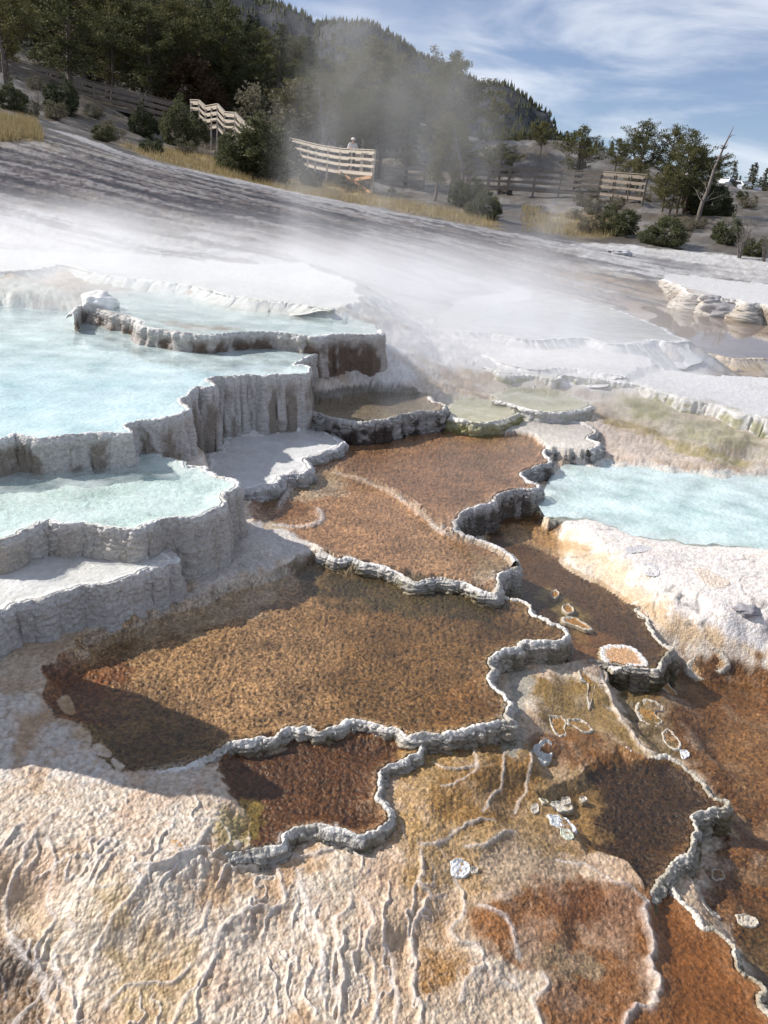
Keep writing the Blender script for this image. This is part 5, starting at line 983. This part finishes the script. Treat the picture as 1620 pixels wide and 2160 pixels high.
crust([(1448,1402),(1480,1394),(1510,1396),(1535,1410),(1520,1416),(1495,1412),(1500,1420),(1475,1420),(1455,1410)], -.335, .02, 'forked white islet at the top of the orange flat', WH, (.45,.28,.14))
crust([(1500,1835),(1520,1832),(1530,1850),(1512,1858),(1500,1850)], -.335, .03, 'ochre and white crust outside the wall of the dark olive pool', WH, (.42,.3,.14))
crust([(1550,1932),(1575,1930),(1600,1940),(1590,1954),(1560,1950)], -.335, .03, 'pale ochre crust block near the right edge', (.62,.55,.45))
crust([(1465,1895),(1480,1892),(1500,1920),(1525,1925),(1520,1938),(1495,1935),(1475,1915)], -.30, .03, 'white crust chunk wedged against the bottom right rim', WH)
for p, zz, lb in [([(1317,1155),(1345,1149),(1370,1152),(1372,1160),(1340,1166),(1322,1164)], .02, 'thin dark edged broken plate on the white crust near the blue pool'),
                  ([(1465,1196),(1490,1200),(1530,1222),(1540,1232),(1510,1240),(1480,1222)], .018, 'splintered salmon coloured plate lying on the white crust'),
                  ([(1358,1190),(1375,1188),(1392,1202),(1388,1212),(1365,1208)], .018, 'bluish slab on the white crust left of the splintered plate')]:
    crust(p, zz, .02, lb, (.66,.56,.48) if 'salmon' in lb else (.56,.55,.56), name='broken_plate', cat_='broken crust plate', raise_=.001)
def rock(p, Dd, r_, label, col, sq=.6, name='travertine_rock'):
    b = at(p, Dd) if not isinstance(p, Vector) else p
    if not isinstance(p, Vector): b = Vector((b.x, b.y, gz(b.x, b.y)))
    me = bpy.data.meshes.new(name); bm = bmesh.new(); bmesh.ops.create_icosphere(bm, subdivisions=4, radius=1)
    vs = np.array([v.co[:] for v in bm.verts]); n_ = fbm(vs[:, 0]*1.2+b.x, vs[:, 1]*1.2+vs[:, 2]*1.7, 5); a_, _ = worley(vs[:, 0]*2+5, vs[:, 1]*2+vs[:, 2]*2)
    k = 1+.45*n_-.25*a_
    for v, kk in zip(bm.verts, k): v.co = Vector((v.co.x*kk*r_*1.3, v.co.y*kk*r_, v.co.z*kk*r_*sq))
    for f_ in bm.faces: f_.smooth = True
    bm.to_mesh(me); bm.free(); me.materials.append(simple_mat('rock_'+label[:6], col, .85, .35, 4/r_*.4, .8, r_*.05)); o = bpy.data.objects.new(name, me); COL.objects.link(o); o.location = b+Vector((0, 0, r_*sq*.25)); tag(o, label, 'rock')
rock((1545,606), 21, .40, 'dark grey rough boulder on the white flats at the far right', (.24,.23,.24))
rock((1510,600), 21.2, .22, 'smaller dark grey rock left of the rough boulder', (.30,.29,.30))
rock((1310,525), 30, .35, 'flat grey rock on the crest of the white flats', (.45,.45,.47), .35)
rock((208,628), 8.9, .16, 'small white cone at the left end of the highest pool', (.86,.85,.82), .9)
rock((1590,1228), 5.1, .07, 'shaded lump under the crust at the right edge', (.30,.29,.31), .6)  # lump added in place of a dark hole in the crust
# unseen mound added at the left to cast the lower left shadow
tp = Vector((*W((455, 1600), 0), 0)); hm = 1.12; cc = tp+Vector((math.sin(SUN_AZ), math.cos(SUN_AZ), 0))*(hm/math.tan(SUN_EL)); me = None
rock(Vector((cc.x-.16, cc.y+.0, .35)), 0, .36, 'weathered travertine mound just left of the lowest terrace wall', (.6,.57,.52), 2.1, name='shadow_mound')

# ------------------------------------------------------------------ steam
def steam(name, lo, hi, dens, label, cols=None, zf=None, noise=.6, th=.45, stretch=(1, 1, 1), aniso=.25):
    q = N(name); tc = q.n('ShaderNodeTexCoord'); mp = q.n('ShaderNodeMapping'); mp.inputs['Scale'].default_value = stretch; q.l(tc.outputs['Object'], mp.inputs[0])
    nz = q.n('ShaderNodeTexNoise', Scale=noise, Detail=3.0, Roughness=.6, Distortion=.5); q.l(mp.outputs[0], nz.inputs['Vector'])
    mr = q.n('ShaderNodeMapRange', interpolation_type='SMOOTHSTEP'); mr.inputs['From Min'].default_value = th-.12; mr.inputs['From Max'].default_value = th+.22; q.l(nz.outputs['Fac'], mr.inputs['Value'])
    sx = q.n('ShaderNodeSeparateXYZ'); q.l(tc.outputs['Object'], sx.inputs[0]); cur = mr.outputs[0]
    def mul(a, b):
        m = q.n('ShaderNodeMath', operation='MULTIPLY'); q.l(a, m.inputs[0])
        if isinstance(b, float): m.inputs[1].default_value = b
        else: q.l(b, m.inputs[1])
        return m.outputs[0]
    def ramp(src, a, b):
        m = q.n('ShaderNodeMapRange', interpolation_type='SMOOTHSTEP'); m.inputs['From Min'].default_value = a; m.inputs['From Max'].default_value = b; q.l(src, m.inputs['Value']); return m.outputs[0]
    for ax, e_ in (('X', 2.2 if name == 'steam_low' else 1.0), ('Y', .9)):
        i = 'XYZ'.index(ax); cur = mul(cur, ramp(sx.outputs[ax], lo[i]+.05, lo[i]+e_*2)); cur = mul(cur, ramp(sx.outputs[ax], hi[i]-.05, hi[i]-e_*2))
    if zf: cur = mul(cur, ramp(sx.outputs['Z'], zf[1], zf[0]))
    if cols:
        tot = None
        for (x0, y0, z0, x1, y1, z1, r0, r1) in cols:   # leaning columns widening upward
            t = q.n('ShaderNodeMapRange'); t.inputs['From Min'].default_value = z0; t.inputs['From Max'].default_value = z1; q.l(sx.outputs['Z'], t.inputs['Value'])
            cxn = q.n('ShaderNodeMapRange'); cxn.inputs['To Min'].default_value = x0; cxn.inputs['To Max'].default_value = x1; q.l(t.outputs[0], cxn.inputs['Value'])
            cyn = q.n('ShaderNodeMapRange'); cyn.inputs['To Min'].default_value = y0; cyn.inputs['To Max'].default_value = y1; q.l(t.outputs[0], cyn.inputs['Value'])
            rn = q.n('ShaderNodeMapRange'); rn.inputs['To Min'].default_value = r0; rn.inputs['To Max'].default_value = r1; q.l(t.outputs[0], rn.inputs['Value'])
            a = q.n('ShaderNodeCombineXYZ'); q.l(cxn.outputs[0], a.inputs[0]); q.l(cyn.outputs[0], a.inputs[1]); b_ = q.n('ShaderNodeCombineXYZ'); q.l(sx.outputs['X'], b_.inputs[0]); q.l(sx.outputs['Y'], b_.inputs[1])
            # swirl the column
            sw = q.n('ShaderNodeVectorMath', operation='MULTIPLY_ADD'); q.l(nz.outputs['Color'], sw.inputs[0]); sw.inputs[1].default_value = (1.3, 1.3, 0); q.l(b_.outputs[0], sw.inputs[2])
            sb_ = q.n('ShaderNodeVectorMath', operation='SUBTRACT'); q.l(sw.outputs[0], sb_.inputs[0]); sb_.inputs[1].default_value = (.65, .65, 0)
            ds_ = q.n('ShaderNodeVectorMath', operation='DISTANCE'); q.l(a.outputs[0], ds_.inputs[0]); q.l(sb_.outputs[0], ds_.inputs[1])
            dv = q.n('ShaderNodeMath', operation='DIVIDE'); q.l(ds_.outputs['Value'], dv.inputs[0]); q.l(rn.outputs[0], dv.inputs[1])
            g_ = ramp(dv.outputs[0], 1.0, .15); g_ = mul(g_, ramp(sx.outputs['Z'], z1, z1-(z1-z0)*.5))
            if tot is None: tot = g_
            else:
                m = q.n('ShaderNodeMath', operation='ADD'); q.l(tot, m.inputs[0]); q.l(g_, m.inputs[1]); tot = m.outputs[0]
        cur = mul(cur, tot)
    cur = mul(cur, float(dens)); pv = q.n('ShaderNodeVolumePrincipled'); pv.inputs['Color'].default_value = (.97, .98, 1, 1); pv.inputs['Anisotropy'].default_value = aniso; q.l(cur, pv.inputs['Density']); q.l(pv.outputs[0], q.out.inputs['Volume'])
    m_ = MB(); m_.beam(((lo[0]+hi[0])/2, lo[1], (lo[2]+hi[2])/2), ((lo[0]+hi[0])/2, hi[1], (lo[2]+hi[2])/2), hi[0]-lo[0], hi[2]-lo[2]); o = m_.build('steam', q.m); tag(o, label, 'steam', kind='stuff')
def AX(px_, Dd): b = at((px_, hor(px_)), Dd); return b.x, b.y
steam('steam_low', (-11, 7.5, .1), (4.7, 15.5, 1.9), .62, 'low drifting steam over the white flats', zf=(.8, 1.8), noise=.45, th=.43, stretch=(.8, .8, 1.3))
cl = []
for p0, p1, Dd, z1, r0, r1 in [(640,700,14,6.2,.8,1.5),(860,905,14.5,6.0,.9,1.5),(770,790,13,6.6,.5,1.2),(960,1010,15,4.6,.6,1.0),(1130,1190,15,3.2,.8,1.0)]:
    a = AX(p0, Dd); b_ = AX(p1, Dd); cl.append((a[0], a[1], .6, b_[0], b_[1], z1, r0, r1))
steam('steam_plume', (-5.5, 10.5, .3), (6.5, 18.5, 7.0), .27, 'thin steam plumes rising in front of the trees', cols=cl, noise=.9, th=.45, stretch=(1, 1, .45))
print('part2', time.time()-T0)
# WORLD
w = bpy.data.worlds.new('World'); S.world = w; w.use_nodes = True; nt = w.node_tree; nt.nodes.clear()
def wn(t): return nt.nodes.new(t)
sky = wn('ShaderNodeTexSky'); sky.sky_type = 'NISHITA'; sky.sun_disc = False; sky.sun_elevation = SUN_EL; sky.sun_rotation = SUN_AZ; sky.altitude = 2000; sky.air_density = 1.0; sky.dust_density = .6; sky.ozone_density = 1.6
bg = wn('ShaderNodeBackground'); bg.inputs['Strength'].default_value = .066; out = wn('ShaderNodeOutputWorld')
tc = wn('ShaderNodeTexCoord'); mp = wn('ShaderNodeMapping'); mp.inputs['Scale'].default_value = (1.0, 1.0, 5.5); mp.inputs['Rotation'].default_value = (0, math.radians(7), 0)
nz = wn('ShaderNodeTexNoise'); nz.inputs['Scale'].default_value = 2.6; nz.inputs['Detail'].default_value = 9; nz.inputs['Roughness'].default_value = .56; nz.inputs['Distortion'].default_value = .35
mr = wn('ShaderNodeMapRange'); mr.inputs['From Min'].default_value = .40; mr.inputs['From Max'].default_value = .66; mr.interpolation_type = 'SMOOTHSTEP'; mr.inputs['To Min'].default_value = .13
mx = wn('ShaderNodeMix'); mx.data_type = 'RGBA'; mx.inputs[7].default_value = (12.5, 13, 14, 1)
ml = wn('ShaderNodeMath'); ml.operation = 'MULTIPLY'; ml.inputs[1].default_value = .72
l = nt.links.new
l(tc.outputs['Generated'], mp.inputs[0]); l(mp.outputs[0], nz.inputs['Vector']); l(nz.outputs['Fac'], mr.inputs['Value']); l(mr.outputs[0], ml.inputs[0]); l(ml.outputs[0], mx.inputs[0]); tn = wn('ShaderNodeMix'); tn.data_type = 'RGBA'; tn.blend_type = 'MULTIPLY'; tn.inputs[0].default_value = 1; tn.inputs[7].default_value = (1.08, 1.12, 1.30, 1); l(sky.outputs[0], tn.inputs[6]); l(tn.outputs[2], mx.inputs[6]); l(mx.outputs[2], bg.inputs[0]); l(bg.outputs[0], out.inputs[0])
sl = bpy.data.lights.new('sun', 'SUN'); sl.energy = 4.9; sl.angle = math.radians(.5); sl.color = (1, .94, .86); so = bpy.data.objects.new('sun', sl); COL.objects.link(so)
sd = Vector((math.sin(SUN_AZ)*math.cos(SUN_EL), math.cos(SUN_AZ)*math.cos(SUN_EL), math.sin(SUN_EL)))
so.rotation_euler = sd.to_track_quat('Z', 'Y').to_euler()
S.view_settings.view_transform = 'Standard'; S.view_settings.look = 'None'; S.view_settings.gamma = 1; S.view_settings.exposure = 0.28
S.cycles.use_denoising = True; S.cycles.max_bounces = 6; S.cycles.transparent_max_bounces = 12; S.cycles.volume_bounces = 2; S.cycles.volume_step_rate = 2.5; S.cycles.volume_max_steps = 256
print('done', time.time()-T0)
